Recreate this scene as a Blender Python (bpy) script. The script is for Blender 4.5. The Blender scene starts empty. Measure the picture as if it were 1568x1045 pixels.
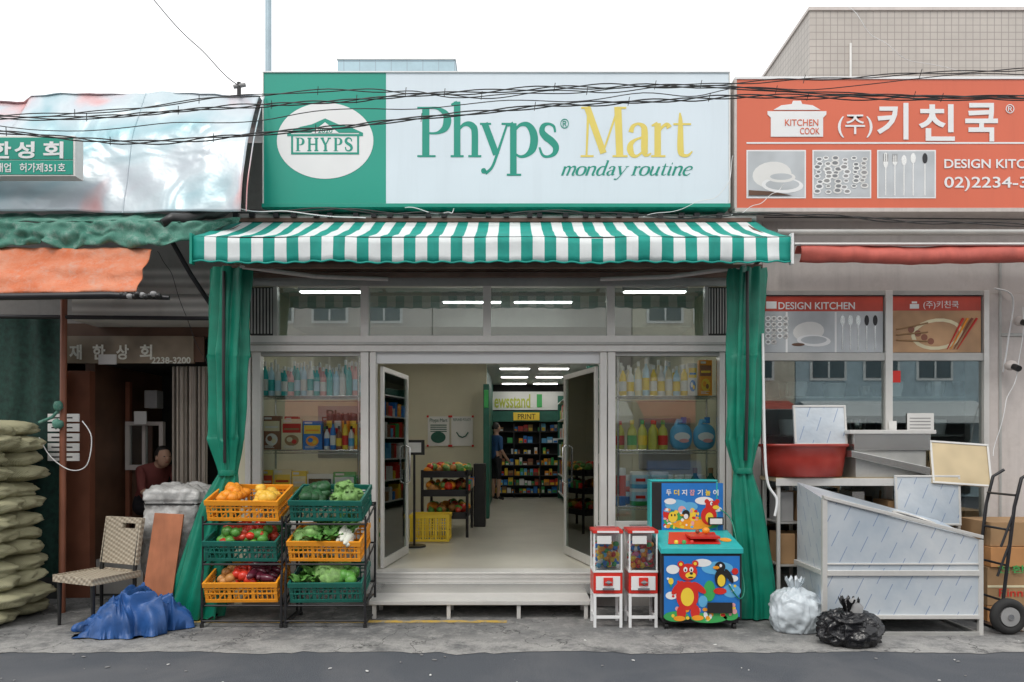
import bpy, bmesh, math, random
from mathutils import Vector, Matrix, noise
random.seed(7)
R=random.random
def U(a,b): return a+(b-a)*R()
# survey: metres on a vertical plane at depth y, from photo measurements
F=1100.;D=7.1;EYE=1.6
def X(u,y=0.): return (u-784)*(y+D)/F
def Z(v,y=0.): return EYE+(680-v)*(y+D)/F
scn=bpy.context.scene
# ---------------------------------------------------------------- materials
def nodes(name):
    m=bpy.data.materials.new(name);m.use_nodes=True
    nt=m.node_tree;b=nt.nodes['Principled BSDF'];return m,nt,b
def mth(nt,op,a,b=None,c=None):
    n=nt.nodes.new('ShaderNodeMath');n.operation=op
    for i,x in enumerate((a,b,c)):
        if x is None: continue
        if isinstance(x,(int,float)): n.inputs[i].default_value=x
        else: nt.links.new(x,n.inputs[i])
    return n.outputs[0]
def mix(nt,f,a,b):
    n=nt.nodes.new('ShaderNodeMix');n.data_type='RGBA'
    for s,x in ((n.inputs[0],f),(n.inputs[6],a),(n.inputs[7],b)):
        if isinstance(x,(int,float)): s.default_value=x
        elif isinstance(x,(tuple,list)): s.default_value=(*x[:3],1)
        else: nt.links.new(x,s)
    return n.outputs[2]
def nz(nt,scale,detail=3,rough=.6,vec=None,dist=0):
    n=nt.nodes.new('ShaderNodeTexNoise');n.inputs['Scale'].default_value=scale
    n.inputs['Detail'].default_value=detail;n.inputs['Roughness'].default_value=rough
    n.inputs['Distortion'].default_value=dist
    if vec is None:
        tc=nt.nodes.new('ShaderNodeTexCoord');vec=tc.outputs['Object']
    nt.links.new(vec,n.inputs['Vector']);return n.outputs['Fac']
def ramp(nt,f,a,b):
    n=nt.nodes.new('ShaderNodeMapRange');n.inputs[1].default_value=a;n.inputs[2].default_value=b
    nt.links.new(f,n.inputs[0]);return n.outputs[0]
def bumpn(nt,b,h,s=.3,d=.01):
    n=nt.nodes.new('ShaderNodeBump');n.inputs['Strength'].default_value=s;n.inputs['Distance'].default_value=d
    nt.links.new(h,n.inputs['Height']);nt.links.new(n.outputs[0],b.inputs['Normal'])
def cl(c,k): return tuple(min(1,max(0,x*k)) for x in c[:3])
def M(name,col,rough=.6,metal=0,var=.12,scale=5,bump=0,emit=0,dirt=0,streak=0):
    m,nt,b=nodes(name)
    f=ramp(nt,nz(nt,scale,2),.3,.7)
    c=mix(nt,f,cl(col,1-var),cl(col,1+var))
    if dirt:
        g=mth(nt,'MULTIPLY',ramp(nt,nz(nt,scale*.5,6,.75),.48,.72),dirt)
        c=mix(nt,g,c,(.16,.13,.10))
    if streak:
        tc=nt.nodes.new('ShaderNodeTexCoord');mp=nt.nodes.new('ShaderNodeMapping');mp.inputs['Scale'].default_value=(7,7,.5)
        nt.links.new(tc.outputs['Object'],mp.inputs[0])
        g=mth(nt,'MULTIPLY',ramp(nt,nz(nt,1,5,.7,mp.outputs[0]),.5,.75),streak);c=mix(nt,g,c,cl(col,.45))
    nt.links.new(c,b.inputs['Base Color'])
    b.inputs['Roughness'].default_value=rough;b.inputs['Metallic'].default_value=metal
    if bump: bumpn(nt,b,nz(nt,scale*6,2),bump,.01)
    if emit:
        b.inputs['Emission Color'].default_value=(*col[:3],1);b.inputs['Emission Strength'].default_value=emit
    return m
def glassmat(name,tint=(.86,.9,.88),refl=.14,rough=.01):
    m=bpy.data.materials.new(name);m.use_nodes=True;nt=m.node_tree;nt.nodes.clear()
    o=nt.nodes.new('ShaderNodeOutputMaterial');t=nt.nodes.new('ShaderNodeBsdfTransparent');g=nt.nodes.new('ShaderNodeBsdfGlossy')
    t.inputs[0].default_value=(*tint,1);g.inputs['Roughness'].default_value=rough;g.inputs[0].default_value=(.95,1,.98,1)
    fr=nt.nodes.new('ShaderNodeFresnel');fr.inputs[0].default_value=1.5
    mx=nt.nodes.new('ShaderNodeMixShader')
    nt.links.new(mth(nt,'ADD',fr.outputs[0],refl),mx.inputs[0]);nt.links.new(t.outputs[0],mx.inputs[1]);nt.links.new(g.outputs[0],mx.inputs[2])
    nt.links.new(mx.outputs[0],o.inputs[0]);return m
ALU=M('brushed_aluminium',(.70,.69,.66),.4,.35,.08,3,dirt=.2,streak=.12)
ALU_D=M('aged_aluminium',(.45,.45,.43),.45,.4,.15,4,dirt=.3)
STEEL=M('stainless_steel',(.6,.6,.58),.25,.9,.1,2)
CHROME=M('chrome',(.7,.7,.7),.15,1,.05)
GLASS=glassmat('window_glass',(.95,.97,.96),refl=.035)
GLASS_D=glassmat('door_glass',(.9,.95,.93),refl=.05)
GLASS_T=glassmat('transom_glass',(.75,.80,.80),refl=.17)
GLASS_K=glassmat('kitchen_shop_glass',(.85,.9,.9),refl=.14)
CLEAR=glassmat('clear_acrylic',(.97,.98,.98),refl=.01)
WHITE=M('white_paint',(.78,.79,.79),.45,0,.03,2)
SIGNW=M('sign_white_panel',(.68,.77,.83),.3,0,.04,.8,streak=.08)
SIGNG=M('sign_green_panel',(.005,.31,.225),.3,0,.05,.8)
TXTG=M('letter_green',(.0,.28,.20),.4,0,.03)
TXTY=M('letter_yellow',(.74,.60,.13),.4,0,.03)
ORANGE=M('orange_sign_panel',(.66,.135,.065),.35,0,.05,.8,streak=.08)
AWG=M('awning_green_canvas',(.004,.29,.235),.7,0,.12,6,bump=.1,streak=.25)
AWW=M('awning_white_canvas',(.74,.78,.78),.7,0,.05,6,bump=.1,dirt=.12,streak=.15)
CURT=M('green_tarpaulin',(.003,.205,.13),.42,0,.18,5,bump=.15)
BLACK=M('black_plastic',(.02,.02,.02),.4,0,.2)
BLKM=M('black_metal',(.025,.025,.028),.4,.3,.2)
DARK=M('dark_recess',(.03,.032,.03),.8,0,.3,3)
BEIGE=M('interior_beige_wall',(.62,.59,.45),.8,0,.04,2)
FLOOR=M('interior_floor',(.50,.48,.41),.3,0,.08,2)
CEIL=M('ceiling_white',(.62,.63,.6),.8,0,.04)
BRN=M('rusty_brown_beam',(.17,.10,.075),.6,.1,.3,4,dirt=.3)
WALLR=M('painted_wall_offwhite',(.60,.55,.52),.8,0,.08,2,dirt=.35,streak=.3)
WALLL=M('old_plaster_grey',(.40,.39,.37),.85,0,.2,2,dirt=.45,bump=.2,streak=.3)
DKGRN=M('dark_green_laminate',(.02,.12,.085),.5,0,.15)
RED=M('red_plastic',(.62,.03,.02),.35,0,.08)
BLUE=M('blue_paint',(.02,.18,.55),.4,0,.08)
SKYB=M('light_blue_paint',(.12,.42,.70),.4,0,.05)
YEL=M('yellow_paint',(.85,.6,.05),.4,0,.05)
GRN=M('green_paint',(.05,.38,.10),.4,0,.08)
CRO=M('orange_crate_plastic',(.86,.33,.02),.4,0,.08)
CRG=M('dark_green_crate_plastic',(.01,.13,.10),.4,0,.15)
SKIN=M('skin',(.50,.30,.21),.6,0,.06);HAIR=M('black_hair',(.015,.012,.01),.5,0,.2)
LAMP=M('fluorescent_tube',(1,.97,.92),.5,0,0,emit=16)
CARD=M('cardboard',(.36,.22,.11),.85,0,.1,5)
PLY=M('plywood_orange',(.42,.15,.07),.7,0,.2,4,bump=.1,streak=.4)
PAPER=M('paper_white',(.72,.72,.70),.7,0,.03)
BRNW=M('dark_brown_wood',(.12,.06,.035),.6,0,.3,3)
BRNR=M('red_brown_door',(.25,.09,.05),.5,0,.2,3)
BLUET=M('blue_tarpaulin',(.02,.085,.27),.45,0,.25,6,bump=.3)
GREY=M('grey_plastic',(.28,.28,.28),.5,0,.1)
RUBBER=M('rubber',(.02,.02,.02),.8,0,.2)
def asphalt():
    m,nt,b=nodes('asphalt')
    a=nz(nt,170,2,.7);p=nz(nt,1.1,6,.65,dist=.6)
    c=mix(nt,ramp(nt,a,.35,.7),(.035,.04,.05),(.13,.142,.16))
    c=mix(nt,mth(nt,'MULTIPLY',ramp(nt,p,.45,.7),.5),c,(.15,.15,.155))
    nt.links.new(c,b.inputs['Base Color']);b.inputs['Roughness'].default_value=.85
    bumpn(nt,b,a,.6,.006);return m
def concrete():
    m,nt,b=nodes('worn_concrete')
    p=nz(nt,.9,7,.7,dist=.8);q=nz(nt,5,7,.8);g=nz(nt,120,2)
    c=mix(nt,ramp(nt,p,.38,.62),(.115,.118,.12),(.24,.24,.235))
    c=mix(nt,mth(nt,'MULTIPLY',ramp(nt,q,.48,.64),.75),c,(.42,.41,.39))
    tc=nt.nodes.new('ShaderNodeTexCoord')
    s=nt.nodes.new('ShaderNodeSeparateXYZ');nt.links.new(tc.outputs['Object'],s.inputs[0])
    # pale cement skim along the outer edge of the apron
    ed=mth(nt,'MULTIPLY',ramp(nt,mth(nt,'ADD',s.outputs[1],mth(nt,'MULTIPLY',nz(nt,1.5,5,.7),.9)),-.62,-.92),ramp(nt,nz(nt,3,6,.75),.38,.54))
    c=mix(nt,mth(nt,'MULTIPLY',ed,.8),c,(.44,.43,.41))
    c=mix(nt,mth(nt,'MULTIPLY',ramp(nt,nz(nt,2.3,6,.8),.55,.68),.65),c,(.07,.072,.076))
    c=mix(nt,mth(nt,'MULTIPLY',ramp(nt,g,.35,.7),.35),c,(.08,.08,.08))
    v=nt.nodes.new('ShaderNodeTexVoronoi');v.feature='DISTANCE_TO_EDGE';v.inputs['Scale'].default_value=.9
    w=nt.nodes.new('ShaderNodeVectorMath');w.operation='ADD'
    nn=nt.nodes.new('ShaderNodeTexNoise');nn.inputs['Scale'].default_value=3;nn.inputs['Detail'].default_value=5
    nt.links.new(tc.outputs['Object'],nn.inputs['Vector'])
    nt.links.new(tc.outputs['Object'],w.inputs[0]);nt.links.new(nn.outputs['Color'],w.inputs[1]);nt.links.new(w.outputs[0],v.inputs['Vector'])
    cr=mth(nt,'LESS_THAN',v.outputs['Distance'],.006)
    c=mix(nt,mth(nt,'MULTIPLY',cr,.7),c,(.03,.03,.03))
    nt.links.new(c,b.inputs['Base Color']);b.inputs['Roughness'].default_value=.85
    bumpn(nt,b,mth(nt,'ADD',g,mth(nt,'MULTIPLY',q,3)),.5,.01);return m
def wornpaint(name,col):
    m,nt,b=nodes(name)
    c=mix(nt,ramp(nt,nz(nt,9,6,.8),.46,.62),col,(.26,.25,.22));nt.links.new(c,b.inputs['Base Color']);b.inputs['Roughness'].default_value=.8;return m
def sep(nt):
    tc=nt.nodes.new('ShaderNodeTexCoord');s=nt.nodes.new('ShaderNodeSeparateXYZ');nt.links.new(tc.outputs['Object'],s.inputs[0]);return s.outputs
def tiles(name,c1,mortar,size,th,rough=.5):
    m,nt,b=nodes(name);s=sep(nt)
    a=mth(nt,'ADD',s[0],s[1])
    fa=mth(nt,'LESS_THAN',mth(nt,'FRACT',mth(nt,'DIVIDE',mth(nt,'ADD',a,100),size)),th)
    fb=mth(nt,'LESS_THAN',mth(nt,'FRACT',mth(nt,'DIVIDE',s[2],size)),th)
    f=mth(nt,'MAXIMUM',fa,fb)
    n=nz(nt,1.2,5,.7)
    c=mix(nt,ramp(nt,n,.3,.7),cl(c1,.88),cl(c1,1.08))
    c=mix(nt,f,c,mortar);nt.links.new(c,b.inputs['Base Color']);b.inputs['Roughness'].default_value=rough;return m
def filmsteel():
    m,nt,b=nodes('steel_with_protective_film');s=sep(nt)
    x=mth(nt,'ADD',s[0],s[1])
    a=mth(nt,'SUBTRACT',mth(nt,'MULTIPLY',x,.9),mth(nt,'MULTIPLY',s[2],.44))
    c_=mth(nt,'ADD',mth(nt,'MULTIPLY',x,.44),mth(nt,'MULTIPLY',s[2],.9))
    row=mth(nt,'FLOOR',mth(nt,'DIVIDE',a,.12))
    l=mth(nt,'LESS_THAN',mth(nt,'FRACT',mth(nt,'ADD',mth(nt,'DIVIDE',a,.12),10)),.05)
    d=mth(nt,'LESS_THAN',mth(nt,'FRACT',mth(nt,'ADD',mth(nt,'DIVIDE',c_,.24),mth(nt,'MULTIPLY',row,.37))),.6)
    f=mth(nt,'MULTIPLY',mth(nt,'MULTIPLY',l,d),.65)
    c=mix(nt,ramp(nt,nz(nt,1.8,4),.3,.7),(.50,.58,.66),(.74,.78,.81))
    c=mix(nt,f,c,(.06,.17,.42));nt.links.new(c,b.inputs['Base Color'])
    b.inputs['Roughness'].default_value=.28;b.inputs['Metallic'].default_value=.3
    bumpn(nt,b,nz(nt,5,3),.2,.03);return m
def weave(name,c1,c2,sz):
    m,nt,b=nodes(name);s=sep(nt)
    def w(o): return mth(nt,'SINE',mth(nt,'MULTIPLY',o,6.283/sz))
    f=mth(nt,'MULTIPLY',w(mth(nt,'ADD',s[0],mth(nt,'MULTIPLY',s[1],.4))),w(mth(nt,'ADD',s[2],mth(nt,'MULTIPLY',s[1],.8))))
    c=mix(nt,ramp(nt,f,-.6,.6),c1,c2);c=mix(nt,mth(nt,'MULTIPLY',nz(nt,6),.3),c,cl(c1,.6))
    nt.links.new(c,b.inputs['Base Color']);b.inputs['Roughness'].default_value=.8;bumpn(nt,b,f,.6,.006);return m
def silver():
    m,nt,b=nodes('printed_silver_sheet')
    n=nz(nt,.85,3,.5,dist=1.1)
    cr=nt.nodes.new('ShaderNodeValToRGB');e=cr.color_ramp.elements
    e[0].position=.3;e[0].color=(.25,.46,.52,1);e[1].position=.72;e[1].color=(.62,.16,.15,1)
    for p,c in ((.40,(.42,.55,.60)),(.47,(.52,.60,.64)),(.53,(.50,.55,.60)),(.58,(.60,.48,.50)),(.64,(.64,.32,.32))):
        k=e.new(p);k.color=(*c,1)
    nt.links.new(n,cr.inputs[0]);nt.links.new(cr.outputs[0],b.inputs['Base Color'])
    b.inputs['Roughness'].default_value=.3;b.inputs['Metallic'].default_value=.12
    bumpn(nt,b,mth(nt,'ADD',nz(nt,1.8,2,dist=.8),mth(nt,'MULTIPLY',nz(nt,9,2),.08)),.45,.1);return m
def corr(name,col,axis,size,rough=.5,amp=.5):
    m,nt,b=nodes(name);s=sep(nt)
    f=mth(nt,'SINE',mth(nt,'MULTIPLY',s[axis],6.283/size))
    c=mix(nt,ramp(nt,f,-1,1),cl(col,.6),col);c=mix(nt,mth(nt,'MULTIPLY',ramp(nt,nz(nt,3,5),.45,.7),.3),c,(.12,.1,.08))
    nt.links.new(c,b.inputs['Base Color']);b.inputs['Roughness'].default_value=rough;bumpn(nt,b,f,amp,.02);return m
def faded(name,c1,c2,c3):
    m,nt,b=nodes(name)
    c=mix(nt,ramp(nt,nz(nt,3,6,.8),.35,.7),c1,c2)
    c=mix(nt,mth(nt,'MULTIPLY',ramp(nt,nz(nt,11,6,.8),.5,.7),.5),c,c3)
    nt.links.new(c,b.inputs['Base Color']);b.inputs['Roughness'].default_value=.75;bumpn(nt,b,nz(nt,7,4,dist=1),.5,.03);return m
ASPH=asphalt();CONC=concrete();YELLINE=wornpaint('worn_yellow_road_paint',(.58,.38,.07))
TILE=tiles('beige_wall_tiles',(.46,.42,.38),(.28,.25,.23),.13,.1)
BTILE=tiles('pale_blue_panels',(.40,.56,.63),(.30,.40,.46),.42,.05)
FILM=filmsteel();WEAVE=weave('woven_cane',(.52,.46,.36),(.33,.27,.2),.05)
SACK=weave('woven_rice_sack',(.52,.49,.31),(.40,.39,.24),.018)
SILV=silver();SHUT=corr('shutter_slats',(.70,.68,.64),2,.09)
GATE=corr('folding_gate_bars',(.60,.53,.46),0,.045,amp=1)
ORC=faded('faded_orange_canvas',(.62,.15,.05),(.64,.28,.17),(.5,.40,.34))
GRT=faded('old_green_canvas',(.03,.17,.12),(.14,.33,.26),(.40,.46,.42))
NET=M('green_mesh_net',(.008,.04,.03),.8,0,.4,20,bump=.5)
PINK=M('faded_red_canvas',(.55,.12,.09),.65,0,.2,5,bump=.2,streak=.3)
PLBAG=M('translucent_white_plastic',(.58,.64,.68),.2,0,.12,8,bump=.25)
PLCOV=M('dusty_clear_plastic_cover',(.44,.44,.43),.25,0,.3,7,bump=.6,dirt=.2)
BKBAG=M('black_bin_bag',(.012,.012,.014),.2,0,.2,9,bump=.4)
GOLD=M('dull_gold_steel_film',(.55,.44,.27),.3,.35,.15,3)
# ---------------------------------------------------------------- builder
class B:
    def __init__(s): s.v=[];s.f=[];s.m=[];s.sm=[];s.mats=[];s.T=None
    def add(s,vs,fs,mat,smooth=False):
        if mat not in s.mats: s.mats.append(mat)
        k=s.mats.index(mat);o=len(s.v)
        if s.T is not None: vs=[s.T@Vector(v) for v in vs]
        s.v+= [tuple(v) for v in vs]
        for f in fs: s.f.append([i+o for i in f]);s.m.append(k);s.sm.append(smooth)
    def box(s,x0,x1,y0,y1,z0,z1,mat):
        v=[(x,y,z) for x in (x0,x1) for y in (y0,y1) for z in (z0,z1)]
        s.add(v,[(0,1,3,2),(4,6,7,5),(0,4,5,1),(2,3,7,6),(0,2,6,4),(1,5,7,3)],mat)
    def prism(s,pts,y0,y1,mat):
        n=len(pts);v=[(p[0],y0,p[1]) for p in pts]+[(p[0],y1,p[1]) for p in pts]
        s.add(v,[tuple(range(n)),tuple(range(2*n-1,n-1,-1))]+[(i,i+n,(i+1)%n+n,(i+1)%n) for i in range(n)],mat)
    def poly(s,pts,mat): s.add(pts,[tuple(range(len(pts)))],mat)
    def ell(s,cx,cz,rx,rz,y,mat,rot=0,n=28):
        P=[]
        for i in range(n):
            a=6.28318*i/n;x=rx*math.cos(a);z=rz*math.sin(a)
            P.append((cx+x*math.cos(rot)-z*math.sin(rot),y,cz+x*math.sin(rot)+z*math.cos(rot)))
        s.poly(P,mat)
    def tube(s,pts,r,mat,n=8,cap=True):
        pts=[Vector(p) for p in pts];V=[];K=len(pts)
        rs=r if isinstance(r,(list,tuple)) else [r]*K
        pv=None
        for i,p in enumerate(pts):
            d=(pts[min(i+1,K-1)]-pts[max(i-1,0)]).normalized()
            if pv is None:
                a=Vector((0,0,1)) if abs(d.z)<.9 else Vector((1,0,0));u=d.cross(a).normalized()
            else: u=(pv-d*pv.dot(d)).normalized()
            pv=u;w=d.cross(u)
            for j in range(n):
                t=6.28318*j/n;V.append(p+(u*math.cos(t)+w*math.sin(t))*rs[i])
        Fs=[(i*n+j,i*n+(j+1)%n,(i+1)*n+(j+1)%n,(i+1)*n+j) for i in range(K-1) for j in range(n)]
        s.add(V,Fs,mat,True)
        if cap: s.add(V[:n],[tuple(range(n-1,-1,-1))],mat);s.add(V[-n:],[tuple(range(n))],mat)
    def lathe(s,c,prof,mat,n=20):
        V=[];K=len(prof)
        for r,z in prof:
            for j in range(n):
                a=6.28318*j/n;V.append((c[0]+r*math.cos(a),c[1]+r*math.sin(a),c[2]+z))
        s.add(V,[(i*n+j,i*n+(j+1)%n,(i+1)*n+(j+1)%n,(i+1)*n+j) for i in range(K-1) for j in range(n)],mat,True)
        s.add(V[:n],[tuple(range(n-1,-1,-1))],mat);s.add(V[-n:],[tuple(range(n))],mat)
    def sph(s,c,r,mat,seg=12,rings=8,fn=None,rot=None):
        if isinstance(r,(int,float)): r=(r,r,r)
        V=[];Fs=[]
        for i in range(rings+1):
            t=math.pi*i/rings
            for j in range(seg):
                a=6.28318*j/seg;n=Vector((math.sin(t)*math.cos(a),math.sin(t)*math.sin(a),math.cos(t)))
                k=fn(n) if fn else 1
                p=Vector((n.x*r[0],n.y*r[1],n.z*r[2]))*k
                if rot is not None: p=rot@p
                V.append(p+Vector(c))
        for i in range(rings):
            for j in range(seg): Fs.append((i*seg+j,(i+1)*seg+j,(i+1)*seg+(j+1)%seg,i*seg+(j+1)%seg))
        s.add(V,Fs,mat,True)
    def grid(s,nu,nv,fn,mat,smooth=True,matfn=None):
        V=[fn(i/nu,j/nv) for j in range(nv+1) for i in range(nu+1)]
        if matfn is None:
            s.add(V,[(j*(nu+1)+i,j*(nu+1)+i+1,(j+1)*(nu+1)+i+1,(j+1)*(nu+1)+i) for j in range(nv) for i in range(nu)],mat,smooth)
        else:
            o=len(s.v);s.add(V,[],mat)
            for j in range(nv):
                for i in range(nu):
                    mm=matfn(i/nu+.5/nu,j/nv+.5/nv)
                    if mm not in s.mats: s.mats.append(mm)
                    s.f.append([o+j*(nu+1)+i,o+j*(nu+1)+i+1,o+(j+1)*(nu+1)+i+1,o+(j+1)*(nu+1)+i]);s.m.append(s.mats.index(mm));s.sm.append(smooth)
    def obj(s,name,parent=None,bevel=0,solid=0,clean=False):
        me=bpy.data.meshes.new(name);me.from_pydata(s.v,[],s.f)
        for m in s.mats: me.materials.append(m)
        me.polygons.foreach_set('material_index',s.m);me.polygons.foreach_set('use_smooth',s.sm)
        me.update()
        if clean:
            bm=bmesh.new();bm.from_mesh(me);bmesh.ops.recalc_face_normals(bm,faces=bm.faces);bm.to_mesh(me);bm.free()
        ob=bpy.data.objects.new(name,me);scn.collection.objects.link(ob)
        if solid:
            k=ob.modifiers.new('s','SOLIDIFY');k.thickness=solid;k.offset=0
        if bevel:
            k=ob.modifiers.new('b','BEVEL');k.width=bevel;k.segments=2;k.limit_method='ANGLE';k.angle_limit=.7
        if parent: par(ob,parent)
        return ob
def par(ob,p):
    ob.parent=p;ob.matrix_parent_inverse=Matrix.Translation(-p.location)
def G(name,loc=(0,0,0)):
    e=bpy.data.objects.new(name,None);e.empty_display_size=.2;e.location=loc;scn.collection.objects.link(e);return e
def text(s,u0,u1,v0,v1,y,mat,parent,name,shear=0,off=0,ext=.0015):
    c=bpy.data.curves.new(name,'FONT');c.body=s;c.extrude=ext;c.shear=shear;c.offset=off;c.resolution_u=4
    c.materials.append(mat)
    o=bpy.data.objects.new(name,c);scn.collection.objects.link(o);bpy.context.view_layer.update()
    bb=[Vector(b) for b in o.bound_box];x0=min(b.x for b in bb);x1=max(b.x for b in bb);y0=min(b.y for b in bb);y1=max(b.y for b in bb)
    if x1-x0<1e-4: return o
    sx=(X(u1,y)-X(u0,y))/(x1-x0);sz=(Z(v0,y)-Z(v1,y))/(y1-y0)
    o.scale=(sx,sz,1);o.rotation_euler=(math.pi/2,0,0);o.location=(X(u0,y)-x0*sx,y,Z(v1,y)-y0*sz)
    par(o,parent);return o
NO=lambda x,y,z=0.: noise.noise(Vector((x,y,z)))
# ---------------------------------------------------------------- camera / light / world
cam=bpy.data.cameras.new('camera');co=bpy.data.objects.new('camera',cam);scn.collection.objects.link(co)
cam.sensor_width=36;cam.lens=36*F/1568;cam.shift_y=(680-522.5)/1568;cam.clip_end=600;cam.clip_start=.05
co.location=(0,-D,EYE);co.rotation_euler=(math.pi/2,0,0);scn.camera=co
w=bpy.data.worlds.new('World');scn.world=w;w.use_nodes=True;nt=w.node_tree;bg=nt.nodes['Background']
sk=nt.nodes.new('ShaderNodeTexSky');sk.sky_type='NISHITA';sk.sun_disc=False
EL=math.radians(52);AZ=math.radians(205)
sk.sun_elevation=EL;sk.sun_rotation=AZ;sk.air_density=1;sk.dust_density=4;sk.ozone_density=1
hs=nt.nodes.new('ShaderNodeHueSaturation');hs.inputs['Saturation'].default_value=.2;hs.inputs['Value'].default_value=1.
nt.links.new(sk.outputs[0],hs.inputs['Color'])
# overcast: the clear sky is veiled by an even layer of bright cloud
cl_n=nt.nodes.new('ShaderNodeTexNoise');cl_n.inputs['Scale'].default_value=2.2;cl_n.inputs['Detail'].default_value=4
cloud=mix(nt,ramp(nt,cl_n.outputs['Fac'],.3,.7),(9.6,9.8,10.),(11.2,11.2,11.2))
nt.links.new(mix(nt,.84,hs.outputs[0],cloud),bg.inputs[0]);bg.inputs[1].default_value=.15
sl=bpy.data.lights.new('sun','SUN');so=bpy.data.objects.new('sun',sl);scn.collection.objects.link(so)
sl.energy=1.1;sl.angle=math.radians(14);sl.color=(1,.95,.88)
sd=Vector((math.sin(AZ)*math.cos(EL),math.cos(AZ)*math.cos(EL),math.sin(EL)))
so.rotation_euler=sd.to_track_quat('Z','Y').to_euler();so.location=(-4,-8,12)
scn.view_settings.view_transform='Standard';scn.view_settings.look='None';scn.view_settings.exposure=0
# ---------------------------------------------------------------- ground
b=B();b.poly([(-150,-150,0),(150,-150,0),(150,150,0),(-150,150,0)],ASPH);b.obj('ground')
b=B()
def ap(s,t):
    x=-14+28*s
    y=-1.60+.07*NO(x*1.3,0)+.05*NO(x*6,3)+.03*NO(x*17,3) if t==0 else .6
    return (x,y,.004)
b.grid(400,1,ap,CONC,False);b.obj('pavement')
b=B();b.grid(120,1,lambda s,t:(X(275,-.63)+s*2.95,-.70+t*.085+.008*NO(s*60,t*9),.008),YELLINE,False);b.obj('yellow_painted_line')
b=B()
for i in range(90):
    x=U(-6,6);y=U(-2.6,-1.1);a=U(0,6);l=U(.006,.025)
    b.sph((x,y,.008),(l,l*.5,.004),PAPER if R()<.3 else GREY,5,3,rot=Matrix.Rotation(a,3,'Z'))
b.obj('street_litter')
# ---------------------------------------------------------------- glyph lettering
def catmull(P,k=6):
    if len(P)<3: return P
    out=[];Q=[P[0]]+P+[P[-1]]
    for i in range(1,len(Q)-2):
        for j in range(k):
            t=j/k;r=[]
            for d in range(len(P[0])):
                a,b_,c,e=Q[i-1][d],Q[i][d],Q[i+1][d],Q[i+2][d]
                r.append(.5*((2*b_)+(-a+c)*t+(2*a-5*b_+4*c-e)*t*t+(-a+3*b_-3*c+e)*t**3))
            out.append(tuple(r))
    out.append(P[-1]);return out
class Pen:
    def __init__(s,b,mat,y): s.b=b;s.mat=mat;s.y=y;s.k=0
    def ribbon(s,P,ox,oz,sc,sz=None,shear=0):
        sz=sz or sc
        P=catmull(P);L=[];s.k+=1;y=s.y-.00015*(s.k%9)-.0003
        for i,p in enumerate(P):
            a=P[max(i-1,0)];c=P[min(i+1,len(P)-1)];d=Vector((c[0]-a[0],c[1]-a[1]))
            if d.length<1e-6: d=Vector((1,0))
            d.normalize();n=Vector((-d.y,d.x))*max(p[2],1)/2
            q=[]
            for g in (1,-1):
                xx=p[0]+n.x*g;zz=p[1]+n.y*g;q.append((ox+(xx+shear*zz)*sc,y,oz+zz*sz))
            L.append(q)
        V=[q for l in L for q in l]
        s.b.add(V,[(2*i,2*i+1,2*i+3,2*i+2) for i in range(len(L)-1)],s.mat)
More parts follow.
